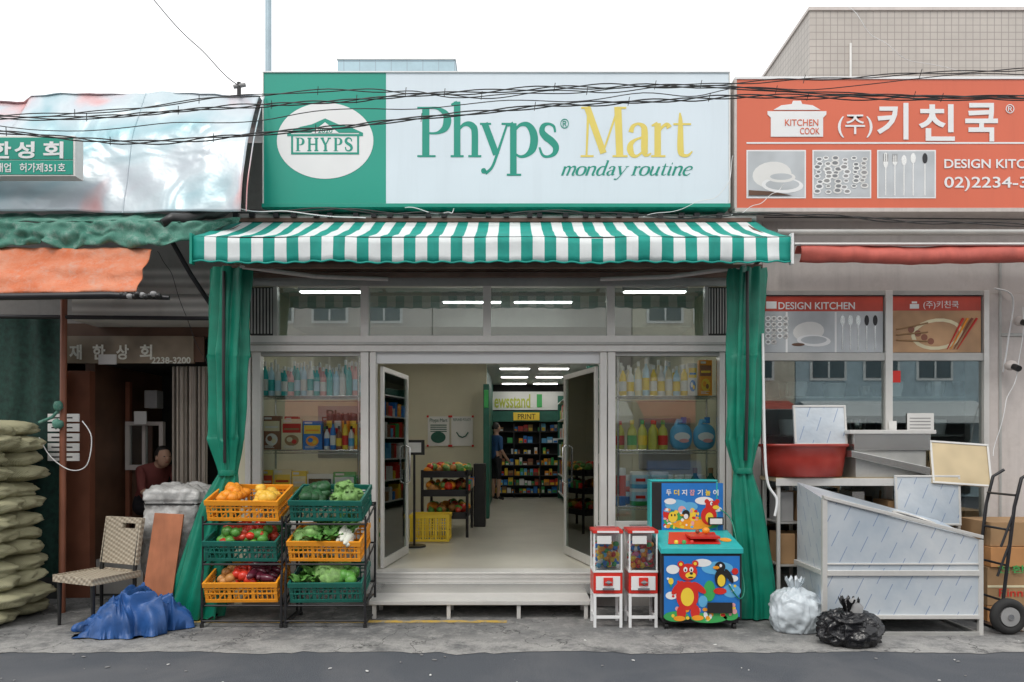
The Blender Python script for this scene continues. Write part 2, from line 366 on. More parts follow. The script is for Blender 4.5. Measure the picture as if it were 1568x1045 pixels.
GL={
'P':[[(13,0,11),(13,77,11)],[(0,1.5,3),(28,1.5,3)],[(0,75.5,3),(20,75.5,3)],[(14,75,3),(30,75,4),(43,67,9),(46,56,12),(42,44,10),(30,37,4),(14,37,3)]],
'h':[[(10,0,10),(10,85,10)],[(0,1.5,3),(20,1.5,3)],[(27,1.5,3),(47,1.5,3)],[(1,80,3),(10,84,5)],[(12,41,3),(19,49,5),(27,51,8),(34,47,10),(37,38,10),(37,0,10)]],
'y':[[(7,52,10),(25,4,10)],[(42,52,3),(26,4,4),(18,-16,4),(8,-25,5)],[(0,51,3),(17,51,3)],[(33,51,3),(49,51,3)],[(5,-25,4),(6,-21,9),(9,-19,4)]],
'p':[[(10,-28,10),(10,52,10)],[(0,-27,3),(22,-27,3)],[(1,48,3),(10,52,5)],[(12,40,3),(20,49,5),(31,50,8),(39,41,11),(42,27,12),(39,12,11),(30,3,6),(20,1,4),(12,6,3)]],
's':[[(26,38,3),(24,47,4),(16,51,4),(8,48,7),(6,39,9),(12,31,11),(20,25,11),(27,16,10),(25,6,7),(16,1,4),(7,3,4),(2,15,3)]],
'M':[[(9,0,3),(12,77,4)],[(10,77,10),(35,6,10)],[(34,6,3),(58,77,3)],[(57,77,11),(60,0,11)],[(0,1.5,3),(20,1.5,3)],[(49,1.5,3),(72,1.5,3)],[(1,75.5,3),(12,75.5,3)],[(57,75.5,3),(70,75.5,3)]],
'a':[[(6,38,8),(9,47,6),(17,51,4),(25,47,8),(27,38,10),(27,9,10),(31,3,5),(37,6,2)],[(26,31,3),(14,27,4),(6,20,8),(5,11,10),(9,3,7),(16,2,4),(26,10,3)]],
'r':[[(10,0,10),(10,52,10)],[(0,1.5,3),(22,1.5,3)],[(1,48,3),(10,52,5)],[(12,38,3),(17,46,4),(24,50,6),(28,45,9)]],
't':[[(12,68,2),(13,52,7),(13,12,10),(17,3,6),(25,3,4),(31,9,2)],[(2,50.5,3),(29,50.5,3)]],
'o':[[(22,51,4),(10,46,8),(5,34,11),(5,18,11),(10,6,8),(22,1,4),(34,6,8),(39,18,11),(39,34,11),(34,46,8),(22,51,4)]],
'n':[[(8,0,10),(8,50,10)],[(1,47,3),(8,51,5)],[(10,38,3),(18,49,5),(27,51,8),(34,46,10),(36,34,10),(34,8,9),(38,1,6),(44,5,3)]],
'm':[[(8,0,10),(8,50,10)],[(1,47,3),(8,51,5)],[(10,38,3),(17,49,5),(24,51,8),(29,46,9),(31,34,9),(29,0,9)],[(32,38,3),(39,49,5),(47,51,8),(52,46,9),(54,34,9),(52,8,9),(56,1,6),(61,5,3)]],
'd':[[(34,85,9),(33,20,10),(35,4,8),(42,4,3)],[(26,83,3),(34,85,4)],[(33,40,4),(26,50,5),(16,49,7),(8,40,10),(4,24,11),(7,8,9),(14,1,6),(24,4,4),(33,18,3)]],
'u':[[(2,46,3),(8,50,6),(9,38,9),(8,14,10),(13,3,7),(20,2,5),(28,10,4),(34,24,3)],[(36,50,10),(34,10,10),(38,1,6),(44,5,3)]],
'i':[[(2,46,3),(8,50,6),(9,40,9),(8,10,10),(12,2,6),(18,6,3)],[(7,68,10),(11,68,10)]],
'e':[[(6,26,3),(24,30,3),(34,38,6),(30,48,7),(20,51,5),(9,42,8),(4,26,10),(6,10,10),(14,2,8),(24,2,5),(34,12,3)]],
'H':[[(12,0,11),(12,77,11)],[(54,0,11),(54,77,11)],[(12,40,5),(54,40,5)],[(0,3,6),(24,3,6)],[(42,3,6),(66,3,6)],[(0,74,6),(24,74,6)],[(42,74,6),(66,74,6)]],
'Y':[[(30,0,11),(30,36,11)],[(8,77,11),(30,34,10)],[(53,77,6),(30,34,6)],[(18,3,6),(42,3,6)],[(0,74,6),(20,74,6)],[(43,74,6),(63,74,6)]],
'S':[[(42,56,5),(38,70,6),(24,76,7),(10,69,11),(8,54,12),(20,43,13),(34,34,13),(42,20,12),(37,7,10),(24,2,6),(9,7,6),(4,24,5)]]}
GW={'m':62,'o':44,'n':47,'d':46,'a':40,'y':48,' ':22,'r':32,'u':47,'t':32,'i':22,'e':38}
# ---------------------------------------------------------------- main shop building
XL=X(378);XR=X(1118);FL=.35;CE=3.0
shop=G('shop_building',(X(748),0,0))
b=B()
b.box(XL-.14,XL-.0,.04,10.2,0,3.6,BEIGE);b.box(XR,XR+.1,.04,10.2,0,3.6,BEIGE)
b.box(XL-.14,XR+.1,10.2,10.35,0,3.6,BEIGE)
b.box(XL-.14,XR+.1,.3,10.35,3.62,4.7,WALLL)
b.box(XL,XR,1.5,10.2,CE,CE+.1,CEIL);b.box(XL,XR,.05,1.5,3.3,3.4,CEIL);b.box(XL,XR,1.5,1.56,CE+.1,3.3,CEIL)
b.box(XL,XR,.0,10.2,.05,FL,FLOOR)
b.box(XL,X(745,5.5),5.5,5.65,FL,CE,BEIGE);b.box(X(745,5.5)-.15,X(745,5.5),5.65,10.2,FL,CE,DKGRN)
b.box(XL,X(745,5.5)+.004,5.48,5.499,FL,FL+.1,WALLR)
b.obj('walls_and_floor',shop)
b=B()
b.box(X(372),X(1122),-.02,.3,Z(425),3.9,ALU_D)
b.box(X(376),X(1118),-.09,-.022,Z(418),Z(402),BRN)
b.box(X(375),X(1120),-.06,-.023,Z(440),Z(426),ALU_D)
b.box(X(378),X(1113),-.08,.05,Z(540),Z(516),ALU)
b.box(X(378),X(1113),-.10,-.082,Z(530),Z(526),ALU_D)
b.box(X(384),X(424),-.03,.03,Z(514),Z(441),DARK)
b.box(X(1080),X(1113),-.03,.03,Z(514),Z(441),DARK)
for k in range(7):
    b.box(X(386+5*k),X(388.5+5*k),-.04,-.031,Z(512),Z(443),ALU_D);b.box(X(1084+4.2*k),X(1086+4.2*k),-.04,-.031,Z(512),Z(443),ALU_D)
for u in (559.5,746,934.5): b.box(X(u-6),X(u+6),-.05,.04,Z(516),Z(440),ALU)
for u0,u1 in ((420,426),(1078,1083)): b.box(X(u0),X(u1),-.04,.04,Z(516),Z(440),ALU_D)
for u0,u1 in ((378,386),(389,401),(1100,1108),(1110,1118)): b.box(X(u0),X(u1),-.05,.05,.1,Z(540),ALU)
for u0,u1 in ((554,566),(568,577),(918,928),(930,941)): b.box(X(u0),X(u1),-.06,.05,.1,Z(540),ALU)
for u0,u1 in ((401,554),(941,1100)):
    b.box(X(u0),X(u1),-.04,.04,Z(810),Z(798),ALU);b.box(X(u0),X(u1),-.02,.04,.1,Z(810),ALU_D)
    b.box(X(u0),X(u1),-.03,.03,Z(546),Z(540),ALU_D)
b.box(X(577),X(918),-.02,.05,Z(557),Z(540),WHITE)
b.box(X(577),X(918),-.14,-.0,.18,FL-.01,ALU);b.box(X(560),X(935),-.2,-.14,.16,FL-.09,STEEL)
b.box(X(577),X(918),-.15,.08,FL-.012,FL+.006,ALU)
b.box(X(577),X(735),-.155,-.1505,FL-.05,FL-.044,ALU_D);b.box(X(736),X(918),-.155,-.1505,FL-.05,FL-.044,ALU_D)
b.box(X(372),X(1122),-.03,.0,0,.11,WALLL)
b.obj('aluminium_shopfront_frame',shop,.004)
b=B()
for u0,u1,v0,v1 in ((426,553.5,441,515),(565.5,740,441,515),(752,928.5,441,515),(940.5,1078,441,515)):
    b.box(X(u0),X(u1),.0,.006,Z(v1),Z(v0),GLASS_T)
for u0,u1 in ((401,554),(941,1100)): b.box(X(u0),X(u1),0,.006,Z(798),Z(546),GLASS)
b.obj('window_panes',shop)
for nm,hx,ex in (('door_left',X(583),-1.19),('door_right',X(915),.60)):
    b=B();L=math.hypot(ex-hx,1.0);ang=math.atan2(1.0,ex-hx)
    b.T=Matrix.Translation((hx,.06,FL+.01))@Matrix.Rotation(ang,4,'Z')
    H=Z(557)-FL-.03
    b.box(0,.045,-.016,.016,0,H,ALU);b.box(L-.05,L,-.016,.016,0,H,ALU);b.box(.045,L-.05,-.016,.016,0,.09,ALU);b.box(.045,L-.05,-.016,.016,H-.05,H,ALU)
    b.box(.045,L-.05,-.003,.003,.09,H-.05,GLASS_D)
    for sg in (-1,1): b.tube([(L-.10,sg*.016,.8),(L-.10,sg*.055,.82),(L-.10,sg*.055,1.2),(L-.10,sg*.016,1.22)],.011,CHROME)
    b.obj(nm,shop,.003)
b=B()
for y in (2.6,4.2,5.8,7.4,9):
    for x in (.05,.75,-1.5):
        if x<-1 and y>5: continue
        b.box(x-.28,x+.28,y-.07,y+.07,CE-.05,CE-.003,WHITE);b.box(x-.26,x+.26,y-.05,y+.05,CE-.062,CE-.052,LAMP)
for x,yy in ((-1.9,.45),(-.45,1.0),(.35,1.0),(1.5,.45)):
    b.box(x-.34,x+.34,yy-.04,yy+.04,3.2,3.297,WHITE);b.box(x-.32,x+.32,yy-.03,yy+.03,3.188,3.198,LAMP)
b.obj('ceiling_light',shop)
b=B();b.lathe((X(723,3),3,CE-.12),[(.05,0),(.06,.04),(.06,.12)],BLACK);b.obj('cctv_camera',shop)
ns=G('newsstand_shelf',(.4,9.6,0));b=B()
x0,x1=X(752,9.6),X(866,9.6);y=9.6
b.box(x0,x1,9.9,9.95,FL,CE,DARK);b.box(x0,x1,9.5,9.55,Z(628,9.5),Z(600,9.5),PAPER)
b.box(x0,x1,9.46,9.5,Z(646,9.5),Z(630,9.5),DKGRN);b.box(X(786,9.45),X(826,9.45),9.44,9.458,Z(644,9.45),Z(632,9.45),YEL)
cols=[RED,YEL,BLUE,GRN,PAPER,CRO,SKYB,BRNR,CARD,PAPER]
for xx in (x0,X(786,9.6),X(826,9.6),x1-.03): b.box(xx,xx+.03,9.6,9.9,FL,Z(648,9.6),BLKM)
for v in (662,680,697,714,730,745,757):
    b.box(x0,x1,9.62,9.898,Z(v,9.6),Z(v,9.6)+.02,BLKM)
    xx=x0+.05
    while xx<x1-.12:
        wd=U(.04,.12);hh=U(.08,.18)
        if R()<(.95 if v>710 else .55):
            cc_=random.choice(cols);b.box(xx,xx+wd,9.65,9.8,Z(v,9.6)+.022,Z(v,9.6)+.022+hh,cc_)
            b.box(xx+.01,xx+wd-.01,9.645,9.649,Z(v,9.6)+.03,Z(v,9.6)+.022+hh*.5,random.choice(cols))
        xx+=wd+.015
b.obj('shelf_unit',ns)
text('ewsstand',757,812,604,625,9.49,M('olive_letter',(.45,.5,.08)),ns,'sign_lettering',off=.02)
text('PRINT',793,820,634,642,9.435,BLACK,ns,'print_label')
b=B();b.box(X(822,9.48),X(830,9.48),9.48,9.49,Z(624,9.48),Z(604,9.48),GRN);b.obj('sign_icon',ns)
b=B()
b.box(1.32,1.4,3,9.4,FL,2.7,DKGRN)
for z in (.5,.9,1.3,1.7,2.1,2.5): b.box(1.05,1.315,3,9.4,z,z+.025,PAPER)
for y in (3,5.1,7.2,9.36): b.box(1.05,1.316,y,y+.03,FL,2.7,DKGRN)
for z in (.5,.9,1.3,1.7,2.1):
    y=3.1
    while y<9.2:
        d=U(.08,.18);b.box(1.08,1.3,y,y+d,z+.027,z+.027+U(.15,.32),random.choice(cols));y+=d+U(.01,.05)
b.obj('grocery_shelf')
b=B();b.box(X(740,4.9),X(749,4.9),4.9,5.3,FL,2.6,DKGRN);b.box(X(741,4.9),X(748,4.9),4.88,4.899,2.2,2.5,GRN);b.obj('standing_display_panel',None,.01)
pg=G('wall_poster',(-1.2,5.48,1.6));b=B();yy=5.48
b.box(X(655,yy),X(688,yy),yy,yy+.01,Z(683,yy),Z(638,yy),PAPER);b.box(X(691,yy),X(724,yy),yy,yy+.01,Z(683,yy),Z(638,yy),PAPER)
b.ell(X(671,yy),Z(670,yy),.13,.1,yy-.003,DKGRN)
for k in range(4): b.box(X(659,yy),X(684,yy),yy-.004,yy-.001,Z(652+3.2*k,yy),Z(650.6+3.2*k,yy),DKGRN)
b.tube([(X(699,yy),yy-.004,Z(662,yy)),(X(703,yy),yy-.004,Z(668,yy)),(X(708,yy),yy-.004,Z(670,yy)),(X(713,yy),yy-.004,Z(668,yy)),(X(717,yy),yy-.004,Z(662,yy))],.012,DKGRN,6)
b.obj('sheets',pg)
text('Phyps Mart',658,685,641,648,yy-.003,DKGRN,pg,'title');text('REFUND POLICY',694,721,641,645,yy-.003,DKGRN,pg,'title_b')
b=B()
for sx,sz in ((655,638),(688,638),(655,683),(688,683),(691,638),(724,638),(691,683),(724,683)):
    b.box(X(sx-1.6,yy),X(sx+1.6,yy),yy-.012,yy-.006,Z(sz+1.6,yy),Z(sz-1.6,yy),RED)
b.obj('tape',pg)
# ---------------------------------------------------------------- crates and produce
VEG={'orange':M('orange_fruit',(.85,.30,.02),.45,0,.1,30,bump=.15),'mango':M('yellow_fruit',(.85,.5,.06),.4,0,.1,20),
'tomato':M('tomato',(.62,.04,.02),.25,0,.1),'egg':M('aubergine',(.10,.015,.03),.2,0,.2),'cab':M('cabbage',(.20,.38,.11),.55,0,.35,18,bump=.5),
'grn':M('green_pepper',(.10,.32,.05),.35,0,.25,14,bump=.2),'dkg':M('dark_squash',(.02,.09,.03),.45,0,.35,16,bump=.3),'wht':M('white_radish',(.75,.76,.66),.45,0,.06),
'leaf':M('leaf_greens',(.10,.28,.05),.55,0,.4,22,bump=.4),'brn':M('onion',(.55,.25,.07),.4,0,.2,12),'red':M('red_apple',(.5,.06,.03),.3,0,.3,15)}
def rough(k,s): 
    sd=U(0,50)
    return lambda n: 1+k*noise.noise(n*s+Vector((sd,sd,0)))
def leaf(b,c,l,w,mat,az,el):
    rt=Matrix.Rotation(az,3,'Z')@Matrix.Rotation(el,3,'X')
    def fn(s,t):
        x=(s-.5)*w*math.sin(math.pi*min(1,t*.85+.12))*1.1;p=Vector((x,t*l,.5*abs(x)+.12*l*math.sin(t*3)+.012*math.sin(s*18+t*9)))
        return Vector(c)+rt@p
    b.grid(6,7,fn,mat)
def crate(b,w,d,h,mat):
    t=.012
    for z,hh in ((0,.03),(h-.045,.045),(h*.4,.014),(h*.62,.012)):
        e=.008 if z>h*.7 else 0
        b.box(-w/2-e,w/2+e,-e,t,z,z+hh,mat);b.box(-w/2-e,w/2+e,d-t,d+e,z,z+hh,mat)
        b.box(-w/2-e,-w/2+t,t,d-t,z,z+hh,mat);b.box(w/2-t,w/2+e,t,d-t,z,z+hh,mat)
    n=15
    for i in range(n+1):
        x=-w/2+.002+(w-.016)*i/n;ww=.012 if i%5 else .03
        if i%5==0: x-=.007
        x=max(-w/2+.001,min(w/2-ww-.001,x))
        for y in (.002,d-t+.002): b.box(x,x+ww,y,y+t-.005,.03,h-.045,mat)
    for i in range(1,9):
        y=d*i/9
        for x in (-w/2+.002,w/2-t+.002): b.box(x,x+t-.005,y-.006,y+.006,.03,h-.045,mat)
    for i in range(9):
        x=-w/2+.02+(w-.06)*i/8;b.box(x,x+.02,t,d-t,.004,.012,mat)
    b.box(-w*.16,w*.16,-.006,.0-.0005,h-.04,h-.008,mat)
def fill(b,w,d,h,kinds,r,n):
    for k in range(n):
        kd=kinds[int((k/n)*len(kinds))] if len(kinds)<4 else random.choice(kinds)
        x=U(-w/2+.07,w/2-.07)
        if len(kinds) in (2,3):
            i=kinds.index(kd);x=-w/2+.06+(w-.12)*(i+R())/len(kinds)
        y=U(.06,d-.06);z=U(h*.35,h*.8)+.05*math.cos(x/w*3)
        if kd=='egg': b.sph((x,y,z+.04),(.035,.09,.035),VEG['egg'],10,8,rot=Matrix.Rotation(U(0,3),3,'Z'))
        elif kd=='wht':
            b.sph((x,y,z+.05),(.032,.12,.032),VEG['wht'],10,8,rot=Matrix.Rotation(U(-.5,.5),3,'Z'))
            for q in range(2): leaf(b,(x,y+.08,z+.05),.14,.06,VEG['leaf'],U(-1,1),U(.1,.6))
        elif kd=='leaf':
            for q in range(4): leaf(b,(x,y,z),.13,.07,VEG['leaf'],U(0,6),U(.2,1))
        elif kd=='cab':
            b.sph((x,y,z+.02),r*1.4,VEG['cab'],14,10,rough(.3,2.5))
            for q in range(4): leaf(b,(x,y,z-.03),.12,.12,VEG['cab'],U(0,6),U(.8,1.3))
        elif kd=='dkg': b.sph((x,y,z+.02),(r*1.3,r*1.3,r),VEG['dkg'],12,8,lambda n:1+.06*math.sin(8*math.atan2(n.y,n.x)))
        else:
            rr=r*U(.8,1.15);b.sph((x,y,z+.03),(rr,rr,rr*U(.85,1)),VEG[kd],12,8,rough(.15,1.5))
def rack(name,cx,crs):
    g=G(name,(cx,-.65,0));b=B();yf,yb=-.86,-.4
    for sx in (-.345,.345):
        b.tube([(cx+sx,yf,0),(cx+sx,yf,.42),(cx+sx,yf+.02,.5)],.011,BLKM)
        b.tube([(cx+sx,yb,0),(cx+sx,yb,1.06)],.011,BLKM)
        b.tube([(cx+sx,yf,.04),(cx+sx,yb,.04)],.011,BLKM)
        for zf in (.9,.55,.19):
            b.tube([(cx+sx,yf+.02,zf),(cx+sx,yb,zf+.13)],.009,BLKM);b.tube([(cx+sx,yf+.02,zf),(cx+sx,yf+.02,zf+.07)],.008,BLKM)
        for yy in (yf,yb): b.lathe((cx+sx,yy,0),[(.018,0),(.018,.035)],BLACK,10)
        b.tube([(cx+sx,yf+.02,.5),(cx+sx,yf+.02,.97)],.009,BLKM)
    for zf in (.9,.55,.19):
        b.tube([(cx-.345,yf+.02,zf),(cx+.345,yf+.02,zf)],.009,BLKM);b.tube([(cx-.345,yb,zf+.13),(cx+.345,yb,zf+.13)],.009,BLKM)
    b.tube([(cx-.345,yb,1.05),(cx+.345,yb,1.05)],.009,BLKM);b.tube([(cx-.345,yf,.06),(cx+.345,yf,.06)],.009,BLKM)
    b.obj('tube_frame',g)
    for i,(mat,kinds,r,n) in enumerate(crs):
        zf=(.925,.573,.215)[i]
        b=B();b.T=Matrix.Translation((cx+U(-.014,.014),yf+.03,zf))@Matrix.Rotation(.29,4,'X')@Matrix.Rotation(U(-.025,.025),4,'Z')
        crate(b,.63,.42,.19,mat);b.obj('plastic_crate',g,.002)
        c=B();c.T=b.T;fill(c,.6,.4,.19,kinds,r,n);c.obj('produce',g)
rack('vegetable_rack',X(377,-.75),[(CRO,['orange','orange','mango'],.05,60),(CRG,['grn','grn','tomato','red'],.048,64),(CRO,['brn','tomato','egg'],.045,60)])
rack('vegetable_rack',X(503,-.75),[(CRG,['dkg','dkg','cab'],.05,38),(CRO,['cab','leaf','wht'],.055,36),(CRG,['leaf','cab','grn'],.06,36)])
fs=G('fruit_stand',(-1,2.8,FL))
b=B();b.T=Matrix.Translation((X(658,2.05),2.0,FL+.01));crate(b,.5,.4,.34,YEL);b.obj('yellow_crate',fs,.002)
b=B()
x0,x1=-1.2,-.6
for y in (2.5,3.6): 
    for x in (x0,x1): b.tube([(x,y,FL),(x,y,1.25)],.02,BLKM)
for z in (.6,.9,1.15):
    b.box(x0,x1,2.5,3.6,z,z+.03,BLKM);b.box(x1-.02,x1+.005,2.45,3.6,z+.031,z+.08,BLKM);b.box(x0,x1,2.45,2.48,z,z+.09,BLKM)
b.obj('stand_frame',fs)
c=B()
for z in (.6,.9,1.15):
    for k in range(70):
        kd=random.choice(['tomato','orange','mango','grn','cab','brn','red']);r=U(.035,.065);c.sph((U(x0+.05,x1-.03),U(2.5,3.55),z+.07+U(0,.08)),r,VEG[kd],10,7)
c.obj('fruit',fs)
b=B()
for k in range(16): b.box(-.62+.0*k,-.56,2.5+.07*k,2.56+.07*k,.98,.98+U(.05,.13),random.choice(cols))
b.obj('snack_packs',fs)
b=B();b.box(-.58,-.4,3.7,4.0,FL,1.3,BLACK);b.obj('black_bin',None,.01)
b=B();b.T=Matrix.Translation((X(598,1.2),1.3,FL+.01));crate(b,.28,.3,.2,GRN);b.T=Matrix.Translation((X(598,1.2),1.3,FL+.22));crate(b,.28,.3,.16,YEL);b.obj('stacked_crates')
b=B();b.box(X(619,1.6),X(650,1.6),1.6,1.62,Z(697,1.6),Z(674,1.6),BLACK);b.box(X(624,1.6),X(645,1.6),1.585,1.598,Z(693,1.6),Z(678,1.6),PAPER);b.tube([(X(634,1.6),1.62,FL),(X(634,1.6),1.62,Z(697,1.6))],.015,BLKM);b.lathe((X(634,1.6),1.62,FL),[(.14,0),(.14,.02)],BLKM);b.obj('notice_stand')
# ---------------------------------------------------------------- window shelves with products
def cbox(b,x,w,h,z,y,c1,c2,c3):
    b.box(x,x+w,y,y+.07,z,z+h,c1);b.box(x+w*.06,x+w*.94,y-.003,y-.0005,z+h*.55,z+h*.85,c2)
    b.ell(x+w*.5,z+h*.3,w*.34,h*.18,y-.004,c3);b.box(x+w*.1,x+w*.5,y-.005,y-.0035,z+h*.9,z+h*.96,PAPER)
    b.box(x+w*.14,x+w*.86,y-.006,y-.0035,z+h*.64,z+h*.70,c3)
    b.ell(x+w*.4,z+h*.33,w*.14,h*.08,y-.0055,c1);b.ell(x+w*.62,z+h*.26,w*.12,h*.07,y-.0058,c2)
    for q in range(3): b.box(x+w*.12,x+w*U(.5,.8),y-.005,y-.0036,z+h*(.05+.03*q),z+h*(.065+.03*q),PAPER)
def tin(b,x,r,h,z,y,c1,c2,lid):
    b.lathe((x,y,z),[(r*.97,0),(r,.01),(r,h*.25)],c2,24);b.lathe((x,y,z),[(r*.998,h*.252),(r*.998,h*.8)],c1,24);b.lathe((x,y,z),[(r,h*.8),(r,h*.96),(r*.9,h)],lid,24)
    b.box(x-r*.5,x+r*.5,y-r-.004,y-r+.02,z+h*.42,z+h*.6,RED)
def bottle(b,x,r,h,z,y,c1,c2,cap):
    b.lathe((x,y,z),[(r*.9,0),(r,.02),(r,h*.55),(r*.8,h*.7),(r*.35,h*.8),(r*.35,h*.86)],c1,18);b.lathe((x,y,z+h*.86),[(r*.42,0),(r*.42,h*.13),(r*.3,h*.14)],cap,14)
    b.lathe((x,y,z+h*.15),[(r*1.02,0),(r*1.02,h*.33)],c2,18)
def shelf(g,u0,u1):
    b=B();x0,x1=X(u0,.2),X(u1,.2)
    for v in (607,690,776):
        z=Z(v,.15)
        for k in range(9): b.tube([(x0,.15+.05*k,z),(x1,.15+.05*k,z)],.003,CHROME,5)
        for y in (.14,.56): b.tube([(x0,y,z),(x1,y,z)],.006,CHROME,6);b.tube([(x0,y,z-.03),(x1,y,z-.03)],.004,CHROME,6)
        n=26
        for k in range(n): 
            x=x0+(x1-x0)*k/n;b.tube([(x,.138,z),(x+(x1-x0)/n/2,.138,z-.03),(x+(x1-x0)/n,.138,z)],.002,CHROME,4)
    for x in (x0+.01,x1-.01):
        for y in (.15,.55): b.tube([(x,y,FL),(x,y,2.5)],.012,CHROME)
    b.obj('wire_shelf',g)
CREAM=M('cream_pack',(.75,.68,.45),.5);PINKP=M('pink_pack',(.75,.35,.35),.5);TEAL=M('teal_pack',(.03,.42,.42),.4);PALEB=M('pale_blue_pack',(.45,.68,.82),.35);OIL=M('yellow_green_bottle',(.55,.55,.10),.3)
g=G('product_display_shelf',(X(480),.3,FL));shelf(g,403,552);b=B()
zs=[Z(v,.15)+.008 for v in (607,690,776)]
x=X(404,.2)
for w_,h_,c1,c2,c3 in ((.18,.34,BRNR,CREAM,PAPER),(.21,.31,CREAM,RED,CARD),(.19,.29,BLUE,YEL,CRO)):
    cbox(b,x,w_,h_,zs[1],.17,c1,c2,c3);x+=w_+.008
for k in range(6): bottle(b,x+.035+.062*k,.029,.24+.06*(k%2),zs[1],.21,(PAPER,BLUE,BRNR,YEL,PAPER,CRO)[k],(BLUE,PAPER,YEL,RED,SKYB,YEL)[k],BLACK)
for k in range(5): tin(b,x+.04+.08*k,.04,.37,zs[1],.33,(YEL,PAPER,CRO,YEL,PAPER)[k],RED,BLACK)
x=X(404,.2)
for w_,h_,c1,c2,c3 in ((.1,.36,YEL,RED,PAPER),(.18,.37,CREAM,YEL,RED),(.15,.35,YEL,CREAM,PAPER),(.26,.32,PAPER,BLACK,PALEB),(.22,.34,GRN,PAPER,YEL)):
    cbox(b,x,w_,h_,zs[2],.17,c1,c2,c3);x+=w_+.006
for r_ in (0,1):
    for k in range(15):
        bottle(b,X(410,.3)+.066*k,.031,U(.28,.38),zs[0],.22+.12*r_,(TEAL,PALEB,PAPER,TEAL,PINKP)[(k+r_)%5],(PAPER,TEAL,PALEB)[k%3],WHITE)
x=X(404,.2)
while x<X(548,.2)-.1:
    w_=U(.1,.2);cbox(b,x,w_,U(.25,.36),zs[1],.45,random.choice(cols),random.choice(cols),random.choice(cols));cbox(b,x,w_,U(.2,.33),zs[2],.45,random.choice(cols),random.choice(cols),random.choice(cols));x+=w_+.01
b.obj('groceries',g,.002)
g=G('product_display_shelf',(X(1020),.3,FL));shelf(g,944,1098);b=B()
for k in range(4): bottle(b,X(967,.25)+.105*k,.049,.30,zs[1],.22,OIL,(GRN,YEL,OIL,RED)[k],(YEL,GRN,RED,GRN)[k])
for k in range(4): bottle(b,X(950,.4)+.12*k,.045,.30,zs[1],.42,(OIL,YEL)[k%2],(RED,GRN)[k%2],RED)
for k in range(2):
    cx=X(1042,.25)+.24*k
    b.sph((cx,.24,zs[1]+.13),(.115,.055,.135),SKYB,20,12,lambda n:(abs(n.x)**3+abs(n.z)**3+abs(n.y)**3)**-.2);b.tube([(cx-.06,.24,zs[1]+.2),(cx-.03,.24,zs[1]+.29),(cx+.05,.24,zs[1]+.29)],.025,SKYB,10);b.lathe((cx+.03,.24,zs[1]+.27),[(.03,0),(.03,.06)],BLUE,14)
    b.ell(cx,zs[1]+.13,.08,.045,.175,WHITE);b.ell(cx+.02,zs[1]+.09,.05,.02,.173,PINKP)
for k in range(3): tin(b,X(978,.28)+.205*k,.095,.17,zs[2],.26,PALEB,GRN,WHITE)
for k in range(2): tin(b,X(978,.28)+.205*k,.095,.17,zs[2]+.172,.26,PALEB,SKYB,WHITE)
tin(b,X(950,.28),.05,.38,zs[2],.24,RED,BLUE,WHITE)
for k in range(2): bottle(b,X(1062,.3)+.16*k,.058,.38,zs[2],.24,DKGRN,BLACK,CARD)
cbox(b,X(1070,.2),.13,.36,zs[0],.18,CRO,BRNR,YEL);cbox(b,X(1053,.2),.09,.33,zs[0],.18,PAPER,YEL,BLUE)
for r_ in (0,1):
    for k in range(9): bottle(b,X(952,.3)+.078*k,.036,U(.28,.38),zs[0],.22+.13*r_,(YEL,PAPER,CREAM,PALEB)[(k+r_)%4],(PAPER,YEL)[k%2],WHITE)
for k in range(8): tin(b,X(960,.45)+.11*k,.05,.3,zs[2],.45,(PALEB,RED,YEL)[k%3],(BLUE,GRN)[k%2],WHITE)
b.obj('groceries',g,.002)
pg=G('window_poster',(X(500),.7,1.8));b=B();yy=.72
b.box(X(487,yy),X(578,yy),yy,yy+.008,Z(702,yy),Z(622,yy),PAPER);b.obj('sheet',pg)
text('Phyps',500,556,628,646,yy-.004,DKGRN,pg,'title',off=.01)
pg=G('window_poster',(X(930),.7,1.8));b=B()
b.box(X(888,yy),X(925,yy),yy,yy+.008,Z(710,yy),Z(620,yy),PAPER);b.ell(X(912,yy),Z(668,yy),.12,.2,yy-.003,DKGRN);b.obj('sheet',pg)
text('Phyps',891,922,624,634,yy-.004,DKGRN,pg,'title')
b=B();b.box(X(940,1.2),X(1118,1.2),1.3,1.34,FL,2.3,BEIGE);b.box(X(980,1.2),X(1060,1.2),1.27,1.295,1.3,1.9,GREY);b.obj('display_partition',None,.01)
# ---------------------------------------------------------------- aluminium step bench
g=G('aluminium_step',(X(733),-.35,0));b=B()
x0,x1=X(568,-.5),X(902,-.5)
for k in range(7): b.box(x0,x1,-.55+.052*k,-.55+.052*k+.044,.15,.17,ALU)
b.box(x0-.01,x0,-.56,-.18,.13,.172,ALU);b.box(x1,x1+.01,-.56,-.18,.13,.172,ALU);b.box(x0,x1,-.572,-.556,.135,.173,ALU)
for x in (x0+.02,x0+.7,x0+1.34,x1-.05):
    for y in (-.55,-.21): b.box(x,x+.035,y,y+.035,.004,.149,ALU)
b.obj('slatted_platform',g,.003)
